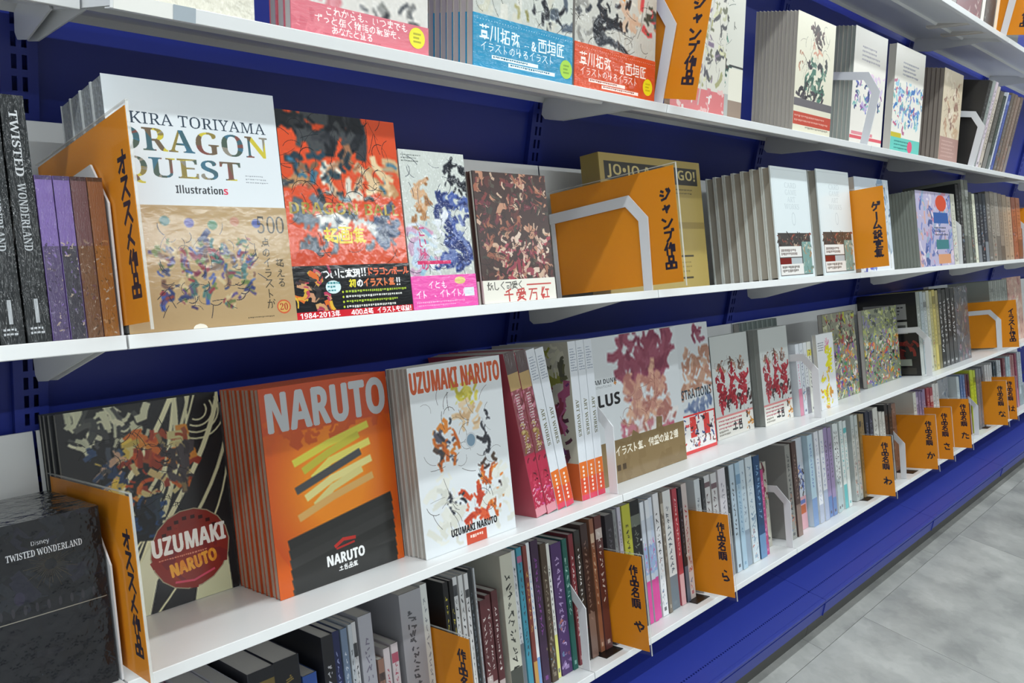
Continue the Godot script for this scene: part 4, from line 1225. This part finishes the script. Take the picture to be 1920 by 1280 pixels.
	for i in 3:
		var e := {"cover": mat(hue("d8dce2"), 0.25), "spine": wsp, "spine_uv": full}
		if i == 0:
			e.front = side
		upright("art_book", "straight white spine with orange foot, %s of three by the bookend" % three[i], "C", 0.8290 + i * 0.0235, -0.04, 0.205, 0.300, 0.0225, e, "straight white spines")
	# grey white covers with a close portrait stand-in
	p = Sheet.new(316, 298, 2.2, hue("d2d6d9"))
	daubs(p, 108, 2, 170, 96, [hue("8a4658"), hue("7c3c50"), hue("944e60"), hue("9a5668")], 170, 8, 22, 261)
	daubs(p, 122, 92, 140, 106, [hue("c89a86"), hue("b8867a"), hue("d4a890"), hue("c08c7c"), hue("a87068")], 170, 7, 20, 262)
	daubs(p, 92, 188, 190, 34, [hue("d8d4d4"), hue("b85a70"), hue("c07c88"), hue("e0dcda")], 70, 5, 16, 263)
	p.soften(9.0)
	sketch(p, 120, 90, 140, 110, hue("7a4a44"), 22, 44, 17)
	type(p, "SLAM DUNK", "sans_bold", 2, 84, 88, 9.5, [hue("3c4044")])
	type(p, "ILLUSTRATIONS", "sans", 2, 97, 70, 4.5, [hue("8a8e92")])
	p.rect(80, 94, 9, 3, hue("b8783c")); p.rect(83, 91, 3, 9, hue("b8783c"))
	type(p, "PLUS", "sans_bold", 0, 115, 96, 24, [hue("1e1e20")], 0.0, 0.5)
	p.rect(0, 211, 316, 87, hue("86704e"))
	daubs(p, 0, 211, 316, 87, [hue("8a7452"), hue("806a48")], 30, 10, 26, 264)
	kana(p, "イラスト集、待望の第", 66, 226, 19, hue("ece4d2"), 2.4, false, 1.0)
	type(p, "2", "sans_bold", 258, 226, 11, 17, [hue("ece4d2")])
	kana(p, "弾", 272, 226, 19, hue("ece4d2"), 2.4, false)
	for i in 2:
		p.rect(66 + i * 18, 262, 12, 12, hue("4a3c2c"))
	d = {"cover": mat(hue("c4c8ca"), 0.25), "front": printed(p, 0.18)}
	book("art_book", "wide pale grey art book with brown lower band beside bookend", stand("C", 0.906, 0, -0.064), 0.316, 0.298, 0.018, d)
	p = Sheet.new(210, 298, 2.2, hue("cfd3d6"))
	daubs(p, 145, 8, 40, 44, [hue("8a4658"), hue("96586a"), hue("7c3c50")], 24, 5, 12, 271)
	daubs(p, 90, 66, 116, 80, [hue("b8917c"), hue("c8a48e"), hue("a87c68"), hue("b08472")], 90, 6, 17, 272)
	daubs(p, 100, 176, 96, 30, [hue("7080a0"), hue("8a94ac"), hue("5c6c90")], 40, 6, 15, 273)
	p.soften(8.0)
	type(p, "ILLUSTRATIONS", "sans_bold", 22, 150, 182, 22, [hue("3c4650"), hue("46505a"), hue("8a5a3c"), hue("3c4650")], 0.0, 0.3)
	p.rect(0, 208, 210, 90, hue("e8e4e2"))
	p.rect(0, 208, 210, 4, hue("d83c3c")); p.rect(0, 290, 210, 8, hue("d83c3c"))
	for i in 3:
		p.rect(42 + i * 58, 214, 26, 48, hue("d84440"))
	daubs(p, 40, 216, 168, 70, [hue("d83c3c"), hue("3c2c30"), hue("f0ecea"), hue("6a4a48"), hue("4a5a8a")], 110, 2.5, 7, 274)
	p.rect(206, 208, 4, 90, hue("d83c3c"))
	d = {"cover": mat(hue("c4c8ca"), 0.25), "front": printed(p, 0.2)}
	book("art_book", "pale art book with red and white band behind the wide one", stand("C", 1.178, 0, -0.084), 0.208, 0.298, 0.018, d)
	# two alike covers with red uniforms
	p = Sheet.new(182, 256, 2.0, hue("c6cac8"))
	for i in 3:
		daubs(p, 24 + i * 54, 70 - 14 * (i % 2), 26, 24, [hue("5a463e"), hue("b08c78"), hue("7a5c50")], 16, 4, 9, 281 + i)
		daubs(p, 20 + i * 54, 100 - 10 * (i % 2), 34, 86, [hue("a82c38"), hue("962430"), hue("b83c46"), hue("84202c")], 60, 5, 12, 291 + i)
		daubs(p, 60 + i * 50, 150, 16, 50, [hue("4a3838"), hue("332a2c")], 12, 4, 9, 295 + i)
	p.soften(3.0)
	sketch(p, 16, 60, 150, 130, hue("4a1c20"), 60, 20, 18)
	p.rect(0, 200, 182, 56, hue("e6e2da")); p.rect(0, 200, 182, 5, hue("d88a88"))
	dashes(p, 10, 210, 130, 3, 9, hue("b0505c"), 297, 0.5)
	kana(p, "土台", 76, 220, 26, hue("1f2226"), 4.2, false, 1.06)
	daubs(p, 148, 206, 28, 40, [hue("d8943c"), hue("b8703c"), hue("3c3434")], 18, 3, 8, 298)
	dashes(p, 10, 236, 52, 2, 8, hue("8a8478"), 299, 0.7)
	var team := printed(p, 0.2)
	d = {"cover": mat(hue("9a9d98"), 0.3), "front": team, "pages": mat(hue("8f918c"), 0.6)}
	book("art_book", "pale cover with red patches and white foot, farther left of two", stand("C", 1.43, 0, -0.108), 0.182, 0.256, 0.014, d)
	book("art_book", "pale cover with red patches and white foot, right of two alike", stand("C", 1.636, 0, -0.088), 0.160, 0.256, 0.013, d)
	pile("art_book", "copy behind the right pale cover with red patches", "C", 1.634, -0.088, 0.0, 0.160, 0.256, 0.013, 2, d, "copies behind the red patched cover")
	# white spines, striped grey book, yellow and white cover
	p = Sheet.new(230, 262, 1.4, hue("6f7a78"))
	for i in 22:
		p.rect(6 + i * 10, 0, 5, 262, [hue("4c5856"), hue("8a9490"), hue("5c6a64")][i % 3])
	book("art_book", "grey striped book standing behind the slim white spines", stand("C", 1.806, 0, -0.235), 0.23, 0.268, 0.02, {"cover": mat(hue("6a706c"), 0.4), "front": printed(p, 0.35)})
	var n := 0
	for q in [[1.812, 0.022, "d8dce2", "d06a88"], [1.836, 0.022, "d2d6dc", "3a3f6a"], [1.860, 0.022, "d8dadc", "6a6470"], [1.884, 0.026, "dcdcd4", "dccf2c"]]:
		upright("paperback", "slim white spine with coloured foot, %s right of third bookend" % ORD[n], "C", q[0], -0.075, 0.15, 0.20, q[1], {"cover": mat(hue(q[2]), 0.3), "spine": atlas_mat, "spine_uv": spine_print(hue(q[2]), hue(q[3]), "text", 521 + n * 5)}, "slim white spines")
		n += 1
	p = Sheet.new(115, 218, 2.0, hue("dcdde0"))
	daubs(p, 66, 40, 36, 70, [hue("e4dc1c"), hue("d8d020")], 40, 5, 12, 301)
	daubs(p, 20, 110, 60, 104, [hue("e8dc2c"), hue("d8cc24"), hue("c88a40"), hue("e0c040")], 50, 4, 12, 302)
	daubs(p, 56, 18, 20, 26, [hue("cf8098"), hue("d89aac")], 9, 4, 9, 303)
	p.soften(2.5)
	dashes(p, 8, 24, 44, 4, 7, hue("7c808a"), 304, 0.5)
	book("art_book", "white cover with yellow patches right of the third bookend", stand("C", 1.914, 0, -0.06), 0.112, 0.216, 0.012, {"cover": mat(hue("d8d8da"), 0.25), "front": printed(p, 0.2)})
	# crowded colourful covers
	var riot := [hue("d8c83c"), hue("3c5aa8"), hue("d84a3c"), hue("3c8a4c"), hue("e8e4d8"), hue("2c2c34"), hue("e08a2c"), hue("7c4aa0"), hue("d8d8c0"), hue("6a8a50")]
	p = Sheet.new(235, 268, 2.0, hue("8a8a78"))
	daubs(p, 0, 90, 235, 178, riot, 460, 3, 11, 311)
	daubs(p, 0, 0, 235, 100, [hue("a8a890"), hue("5c6050"), hue("c8c8a8"), hue("3c4038"), hue("b8b83c"), hue("8a3040")], 200, 4, 14, 312)
	p.soften(2.0)
	book("art_book", "crowded colourful cover, left of two before the black volumes", stand("C", 2.05, 0, -0.098), 0.235, 0.266, 0.014, {"cover": mat(hue("4a2830"), 0.3), "front": printed(p, 0.25)})
	p = Sheet.new(310, 262, 2.0, hue("8a8f78"))
	daubs(p, 0, 90, 310, 172, riot, 560, 3, 12, 313)
	daubs(p, 0, 0, 310, 110, [hue("9aa080"), hue("6a7058"), hue("c8cc98"), hue("4a5048"), hue("8a84a8"), hue("b8c06a")], 240, 4, 15, 314)
	p.soften(2.0)
	book("art_book", "wide crowded colourful cover left of the black volumes", stand("C", 2.372, 0, -0.108), 0.310, 0.258, 0.014, {"cover": mat(hue("4a2830"), 0.3), "front": printed(p, 0.25)})
	# black volumes at the fourth bookend; the first shows its labelled side
	p = Sheet.new(205, 300, 1.8, hue("1f1e20"))
	p.rect(20, 40, 150, 56, hue("9a9a98")); dashes(p, 110, 50, 50, 3, 12, hue("3a3a3c"), 321, 0.6)
	p.rect(100, 104, 70, 44, hue("b0b0aa")); p.rect(104, 116, 60, 20, hue("5a5c58"))
	daubs(p, 10, 170, 180, 60, [hue("6a2420"), hue("8a342c"), hue("4a1c1a")], 60, 7, 20, 322)
	for i in 3:
		p.rect(24 + i * 56, 240, 40, 24, hue("8f9488"))
	p.rect(10, 272, 180, 22, hue("3a3834"))
	upright("art_book", "black volume showing its labelled side behind the fourth bookend", "C", 2.712, -0.05, 0.205, 0.297, 0.036, {"cover": mat(hue("222224"), 0.25), "front": printed(p, 0.25), "spine": atlas_mat, "spine_uv": spine_print(hue("8e9690"), hue("c8ccc8"), "text", 531)})
	n = 0
	for q in [[2.752, 0.03, "a8b4b8"], [2.785, 0.03, "b4bcbc"], [2.82, 0.03, "c4c4b0"], [2.852, 0.028, "b8b078"], [2.884, 0.028, "c8b868"], [2.916, 0.03, "a89c68"], [2.95, 0.04, "232626"], [2.994, 0.04, "2c2e2e"], [3.04, 0.045, "1e2022"], [3.09, 0.045, "24272a"]]:
		var c := hue(q[2])
		upright("paperback", "%s spine, %s right of the fourth bookend, lower middle shelf" % [tone(c), ORD[n]], "C", q[0], -0.05, 0.2, 0.296 - 0.004 * (n % 2), q[1], {"cover": mat(c, 0.3), "spine": atlas_mat, "spine_uv": spine_print(c, c.darkened(0.4) if c.v > 0.5 else c.lightened(0.2), "text", 540 + n)}, "spines past the fourth bookend")
		n += 1
	p = Sheet.new(165, 296, 1.6, hue("55585e"))
	daubs(p, 0, 0, 165, 296, [hue("6a6e76"), hue("3c3f46"), hue("8a8f98"), hue("5a4a4c"), hue("7a7468"), hue("8a6a78")], 130, 5, 18, 331)
	book("art_book", "dark grey picture cover left of the last orange sign", stand("C", 3.14, 0, -0.05), 0.165, 0.295, 0.02, {"cover": mat(hue("3a3c42"), 0.25), "front": printed(p, 0.2)})
	book("art_book", "pale grey cover set back behind the last orange sign", stand("C", 3.33, 0, -0.20), 0.25, 0.30, 0.02, {"cover": mat(hue("a4aab0"), 0.3)})
	n = 0
	for i in 9:
		var c := hue("8f958f").lightened(0.12 * (i % 2))
		upright("paperback", "grey spine, %s beyond the last orange sign" % ORD[i], "C", 3.66 + i * 0.032, -0.06, 0.19, 0.296, 0.029, {"cover": mat(c, 0.35), "spine": atlas_mat, "spine_uv": spine_print(c, c.darkened(0.3), "text", 560 + i)}, "grey spines beyond the last sign")
	book("art_book", "pinkish picture cover at the right picture edge", stand("C", 3.96, 0, -0.06), 0.25, 0.30, 0.02, {"cover": mat(hue("c8a89c"), 0.3), "front": plain_art([hue("d8b0a0"), hue("c88a80"), hue("e0ccb8"), hue("a86a68")], hue("c8a090"), 250, 300, 341)})

# ------------------------------------------------------------------ bottom shelf: spines between the sign cards
const BOTTOM := [
	[0.1206,0.0160,0.245,"8f2a5e","888888","text"], [0.1382,0.0326,0.250,"d9d6dc","c2456f","text"], [0.1723,0.0226,0.252,"d9d6dc","c2456f","text"],
	[0.2036,0.0412,0.262,"17181f","8a7436","text"], [0.2464,0.0410,0.262,"15161c","8a7436","text"], [0.2892,0.0236,0.225,"2b4f9a","6d8fcf","text"],
	[0.3252,0.0200,0.272,"1c1c22","b9b9c0","text"], [0.3469,0.0121,0.272,"1d2550","8f96c0","text"], [0.3608,0.0114,0.272,"6d7f98","d0d6e0","text"],
	[0.3740,0.0068,0.275,"b9bfc6","33363c","text"], [0.3825,0.0078,0.275,"c9c9cc","202226","text"], [0.3941,0.0257,0.280,"a7a7b0","6f6a7c","text"],
	[0.4223,0.0113,0.200,"8d6a5c","3a3032","text"], [0.4365,0.0125,0.212,"c9bfc2","a33a52","text"], [0.4508,0.0138,0.215,"c9bfc2","a33a52","text"],
	[0.4752,0.0459,0.288,"9d9da3","4a4c52","cover"], [0.5230,0.0140,0.290,"d7d9d6","8c9096","text"], [0.5711,0.0110,0.280,"17171a","d6c83a","text"],
	[0.5841,0.0087,0.280,"1a1a1c","cfc049","text"], [0.5948,0.0100,0.282,"d3d5d6","24262a","text"], [0.6069,0.0102,0.282,"d3d5d6","24262a","text"],
	[0.6191,0.0091,0.282,"d9dadc","24262a","text"], [0.6315,0.0092,0.285,"25282c","74808c","text"], [0.6427,0.0042,0.285,"aeb3b8","555a60","text"],
	[0.6502,0.0145,0.222,"5b2c30","d9d3cf","text"], [0.6668,0.0122,0.226,"5b2c30","d9d3cf","text"], [0.6811,0.0150,0.230,"54282c","d9d3cf","text"],
	[0.7090,0.0319,0.288,"c4c3b4","20221f","cover"], [0.7431,0.0103,0.288,"c9ccd0","4a5058","text"], [0.7556,0.0133,0.290,"3f8fa6","c45a80","text"],
	[0.7712,0.0106,0.290,"7c3b33","d9b45a","text"], [0.7840,0.0093,0.292,"e0e3e6","4f86c9","text"], [0.7956,0.0197,0.292,"3a2440","8d4aa0","text"],
	[0.8191,0.0172,0.280,"4b3c2f","9c9280","text"], [0.8386,0.0098,0.275,"e4e4de","d9d65a","text"], [0.8508,0.0302,0.270,"4a2e63","b9a3cf","text"],
	[0.8834,0.0136,0.272,"1d5c54","b7d9cf","text"], [0.9072,0.0138,0.275,"7a2f38","d9d0cf","text"], [0.9234,0.0173,0.278,"33312f","a33a44","text"],
	[0.9431,0.0210,0.285,"3d2a28","8d7468","text"], [0.9765,0.0129,0.288,"8d5a42","d9c2a8","text"], [0.9919,0.0219,0.290,"5f3330","e2d8d0","text"],
	[1.0248,0.0279,0.285,"2e2a30","5c5862","text"], [1.0553,0.0120,0.290,"8a8d8e","55585a","text"], [1.0700,0.0121,0.292,"b9b6c4","6c6a78","text"],
	[1.0848,0.0294,0.292,"b8b83c","3b3a20","text"], [1.1187,0.0341,0.292,"1d1f22","7d8478","text"], [1.1532,0.0144,0.283,"cdd6e2","d94a9a","mag"],
	[1.1704,0.0153,0.284,"cdd6e2","d94a9a","mag"], [1.1885,0.0135,0.285,"c2d0e4","d94a9a","mag"], [1.2048,0.0220,0.290,"e6e7ea","b9bcc2","text"],
	[1.2297,0.0118,0.288,"7d7468","c9c2b4","text"], [1.2445,0.0335,0.286,"dfe0df","4a5a68","text"], [1.2831,0.0189,0.284,"b2424e","e2c9c9","text"],
	[1.3051,0.0148,0.280,"20242e","6a7484","text"], [1.3251,0.0219,0.285,"c9bcb8","a83340","text"], [1.3795,0.0251,0.285,"ccd2d6","5c6a78","text"],
	[1.4077,0.0159,0.280,"3a3c40","7a7c80","text"], [1.4269,0.0260,0.284,"cfcfd0","5a3f46","text"], [1.4561,0.0265,0.284,"cfcfd0","5a3f46","text"],
	[1.4885,0.0349,0.288,"dcd8de","8a8694","text"], [1.5267,0.0200,0.285,"23262a","70747a","text"], [1.5471,0.0242,0.287,"b9cbd8","7fa0bc","text"],
	[1.5748,0.0235,0.287,"a9c4d6","6f94b4","text"], [1.6018,0.0267,0.287,"c4d4de","8090a4","text"], [1.6320,0.0357,0.290,"cfdae0","7f98b0","text"],
	[1.6717,0.0338,0.285,"23466f","7fa8cf","text"], [1.7092,0.0168,0.240,"b83a78","e2a3c4","text"], [1.8594,0.0317,0.280,"8d8c86","a86a4a","text"],
	[1.8984,0.0291,0.282,"4f3a36","9c8478","text"], [2.0094,0.0347,0.282,"b9d4e2","6a86bc","text"], [2.0522,0.0283,0.285,"e6e8ee","a8b0c8","text"],
	[2.0849,0.0288,0.285,"e2e4ea","98a4c4","text"], [2.1221,0.0259,0.285,"9c8cb4","5a86bc","text"], [2.1488,0.0259,0.281,"9c8cb4","5a86bc","text"],
	[2.1832,0.0228,0.288,"dfe6e6","a8bcc0","text"], [2.2068,0.0228,0.284,"dfe6e6","a8bcc0","text"], [2.2384,0.0236,0.288,"dde6e4","3fb0b4","text"],
	[2.2628,0.0236,0.284,"dde6e4","3fb0b4","text"], [2.3334,0.0248,0.290,"c2cac8","7c8884","text"], [2.3590,0.0248,0.286,"c2cac8","7c8884","text"],
	[2.3932,0.0168,0.285,"9c8458","3a3430","text"], [2.4180,0.0229,0.281,"9c8458","3a3430","text"], [2.4506,0.0288,0.285,"2e3446","8a94b0","text"],
	[2.4801,0.0288,0.281,"2e3446","8a94b0","text"], [2.5236,0.0415,0.285,"dadbd4","8c8c84","text"], [2.5707,0.0233,0.265,"d9d9d2","8c8c84","text"],
	[2.5948,0.0233,0.261,"d9d9d2","8c8c84","text"], [2.6287,0.0316,0.282,"222326","5c5e60","text"], [2.6611,0.0316,0.278,"222326","5c5e60","text"],
	[2.9119,0.0332,0.285,"d9dcd4","8c908c","text"], [2.9516,0.0256,0.282,"8a7aa0","d0c4dc","text"], [2.9780,0.0256,0.278,"8a7aa0","d0c4dc","text"],
	[3.0043,0.0177,0.274,"8a7aa0","d0c4dc","text"], [3.0307,0.0256,0.282,"8a7aa0","d0c4dc","text"], [3.0691,0.0329,0.282,"a8404e","e2c4c4","text"],
	[3.1028,0.0329,0.278,"a8404e","e2c4c4","text"], [3.1427,0.0340,0.288,"dfe0de","8a9498","text"], [3.1775,0.0340,0.284,"dfe0de","8a9498","text"],
	[3.4404,0.0242,0.280,"c9d9de","7aa0b8","text"], [3.4654,0.0242,0.276,"c9d9de","7aa0b8","text"], [3.4977,0.0286,0.280,"4f74a8","b0c4d8","text"],
	[3.5271,0.0286,0.276,"4f74a8","b0c4d8","text"], [3.5713,0.0256,0.275,"4a2038","9c6a84","text"], [3.6030,0.0204,0.271,"4a2038","9c6a84","text"],
	[3.6318,0.0277,0.285,"c4d43a","6a7a20","text"], [3.6604,0.0277,0.281,"c4d43a","6a7a20","text"], [3.6889,0.0277,0.277,"c4d43a","6a7a20","text"],
	[3.7254,0.0255,0.280,"7d8088","3a3c42","text"], [3.7517,0.0255,0.276,"7d8088","3a3c42","text"], [3.7781,0.0255,0.272,"7d8088","3a3c42","text"],
	[3.8160,0.0140,0.280,"7d8088","3a3c42","text"], [3.8725,0.0293,0.280,"d6d8da","9a9ea4","text"], [3.9026,0.0293,0.276,"d6d8da","9a9ea4","text"],
	[3.9327,0.0293,0.272,"d6d8da","9a9ea4","text"], [3.9800,0.0121,0.280,"d6d8da","9a9ea4","text"], [4.0105,0.0260,0.280,"2a3a44","6a8090","text"],
	[4.0374,0.0260,0.276,"2a3a44","6a8090","text"], [4.0733,0.0313,0.280,"c4ccd0","6a7478","text"], [4.1053,0.0313,0.276,"c4ccd0","6a7478","text"],
	[4.1687,0.0276,0.280,"7a3440","c49aa4","text"], [4.1971,0.0276,0.276,"7a3440","c49aa4","text"], [4.2352,0.0332,0.280,"b4ccd4","6a8894","text"],
	[4.2692,0.0332,0.276,"b4ccd4","6a8894","text"], [4.3130,0.0342,0.280,"b07a7c","6a3a40","text"], [4.3480,0.0342,0.276,"b07a7c","6a3a40","text"],
	[4.3931,0.0248,0.280,"8a2a4a","c47a94","text"], [4.4187,0.0248,0.276,"8a2a4a","c47a94","text"], [4.4547,0.0306,0.280,"c4d0d8","7a8890","text"],
	[4.4861,0.0306,0.276,"c4d0d8","7a8890","text"]
]

func row_d() -> void:
	var cuts := [0.541, 1.019, 1.368, 2.414, 2.843, 3.026, 3.262, 3.812, 3.976, 99.0]
	var n := 0
	var sec := 0
	for i in BOTTOM.size():
		var q: Array = BOTTOM[i]
		while q[0] > cuts[sec]:
			sec += 1
			n = 0
		var c := hue(q[3])
		var place := ("%s book from the left picture edge" % ORD[n]) if sec == 0 else ("%s book right of the %s orange sign" % [ORD[n], ORD[sec - 1]])
		var e := {"cover": mat(c.lerp(hue("a8a8a8"), 0.15), 0.3), "spine": atlas_mat, "spine_uv": spine_print(c, hue(q[4]), q[5], 700 + i)}
		var lift := 0.0003
		for k in cuts:
			if q[0] + q[1] > k - 0.059 and q[0] < k:
				lift = 0.0016
		upright("paperback", "%s spine, %s, bottom shelf" % [tone(c), place], "D", q[0], -0.04 - 0.006 * ((i * 5) % 3) * (0.3 if q[5] != "cover" else 0.0), 0.19, q[2] - 0.002, q[1], e, "spines on the bottom shelf", 0.0, lift)
		n += 1
	# covers turned to the aisle
	var p := Sheet.new(118, 245, 2.0, hue("b0aca0"))
	daubs(p, 10, 20, 100, 80, [hue("7a3040"), hue("8a4450"), hue("5c2430"), hue("c8b0a0")], 50, 5, 15, 351)
	daubs(p, 10, 90, 100, 70, [hue("b08a50"), hue("8a6a3c"), hue("c8c0a8"), hue("6a7a70")], 50, 4, 13, 352)
	p.rect(8, 160, 96, 60, hue("c8c6b4"))
	daubs(p, 8, 215, 100, 16, [hue("2a2c2c"), hue("d8d8d0")], 16, 4, 8, 353)
	book("art_book", "picture cover with red brown art behind the bottom shelf bookend", stand("D", 1.732, 0.0003, -0.07), 0.062, 0.245, 0.014, {"cover": mat(hue("8a8880"), 0.3), "front": printed(p, 0.25)})
	p = Sheet.new(75, 280, 2.0, hue("c8ccd4"))
	daubs(p, 4, 70, 66, 100, [hue("5a6aa8"), hue("7c88c0"), hue("4a3a34"), hue("d8b898")], 60, 4, 12, 361)
	p.rect(0, 180, 75, 100, hue("dca8b0")); p.rect(6, 190, 62, 12, hue("6a7ab8")); p.rect(6, 206, 62, 26, hue("c8683c"))
	book("art_book", "blue figure patterned cover with pink foot on the bottom shelf", stand("D", 1.932, 0.0003, -0.06), 0.074, 0.278, 0.014, {"cover": mat(hue("c8b0b8"), 0.3), "front": printed(p, 0.25)})
	book("art_book", "brown picture cover right of the bottom shelf's third bookend", stand("D", 2.712, 0.0016, -0.08), 0.125, 0.255, 0.016, {"cover": mat(hue("7a5a4c"), 0.3), "front": plain_art([hue("b08a78"), hue("8a5c4c"), hue("c8a898"), hue("4a3a34")], hue("8a6a5c"), 125, 255, 371, 60)})
	book("art_book", "grey picture cover between fifth and seventh signs, bottom shelf", stand("D", 3.214, 0.0016, -0.09), 0.044, 0.28, 0.016, {"cover": mat(hue("8f949a"), 0.3)})
	book("art_book", "grey labelled cover right of the seventh sign, bottom shelf", stand("D", 3.29, 0.0003, -0.07), 0.14, 0.28, 0.016, {"cover": mat(hue("8f949a"), 0.3), "front": plain_art([hue("a8acb0"), hue("7c8288"), hue("5c6a80"), hue("c8ccd0")], hue("9a9ea4"), 140, 280, 372, 60)})
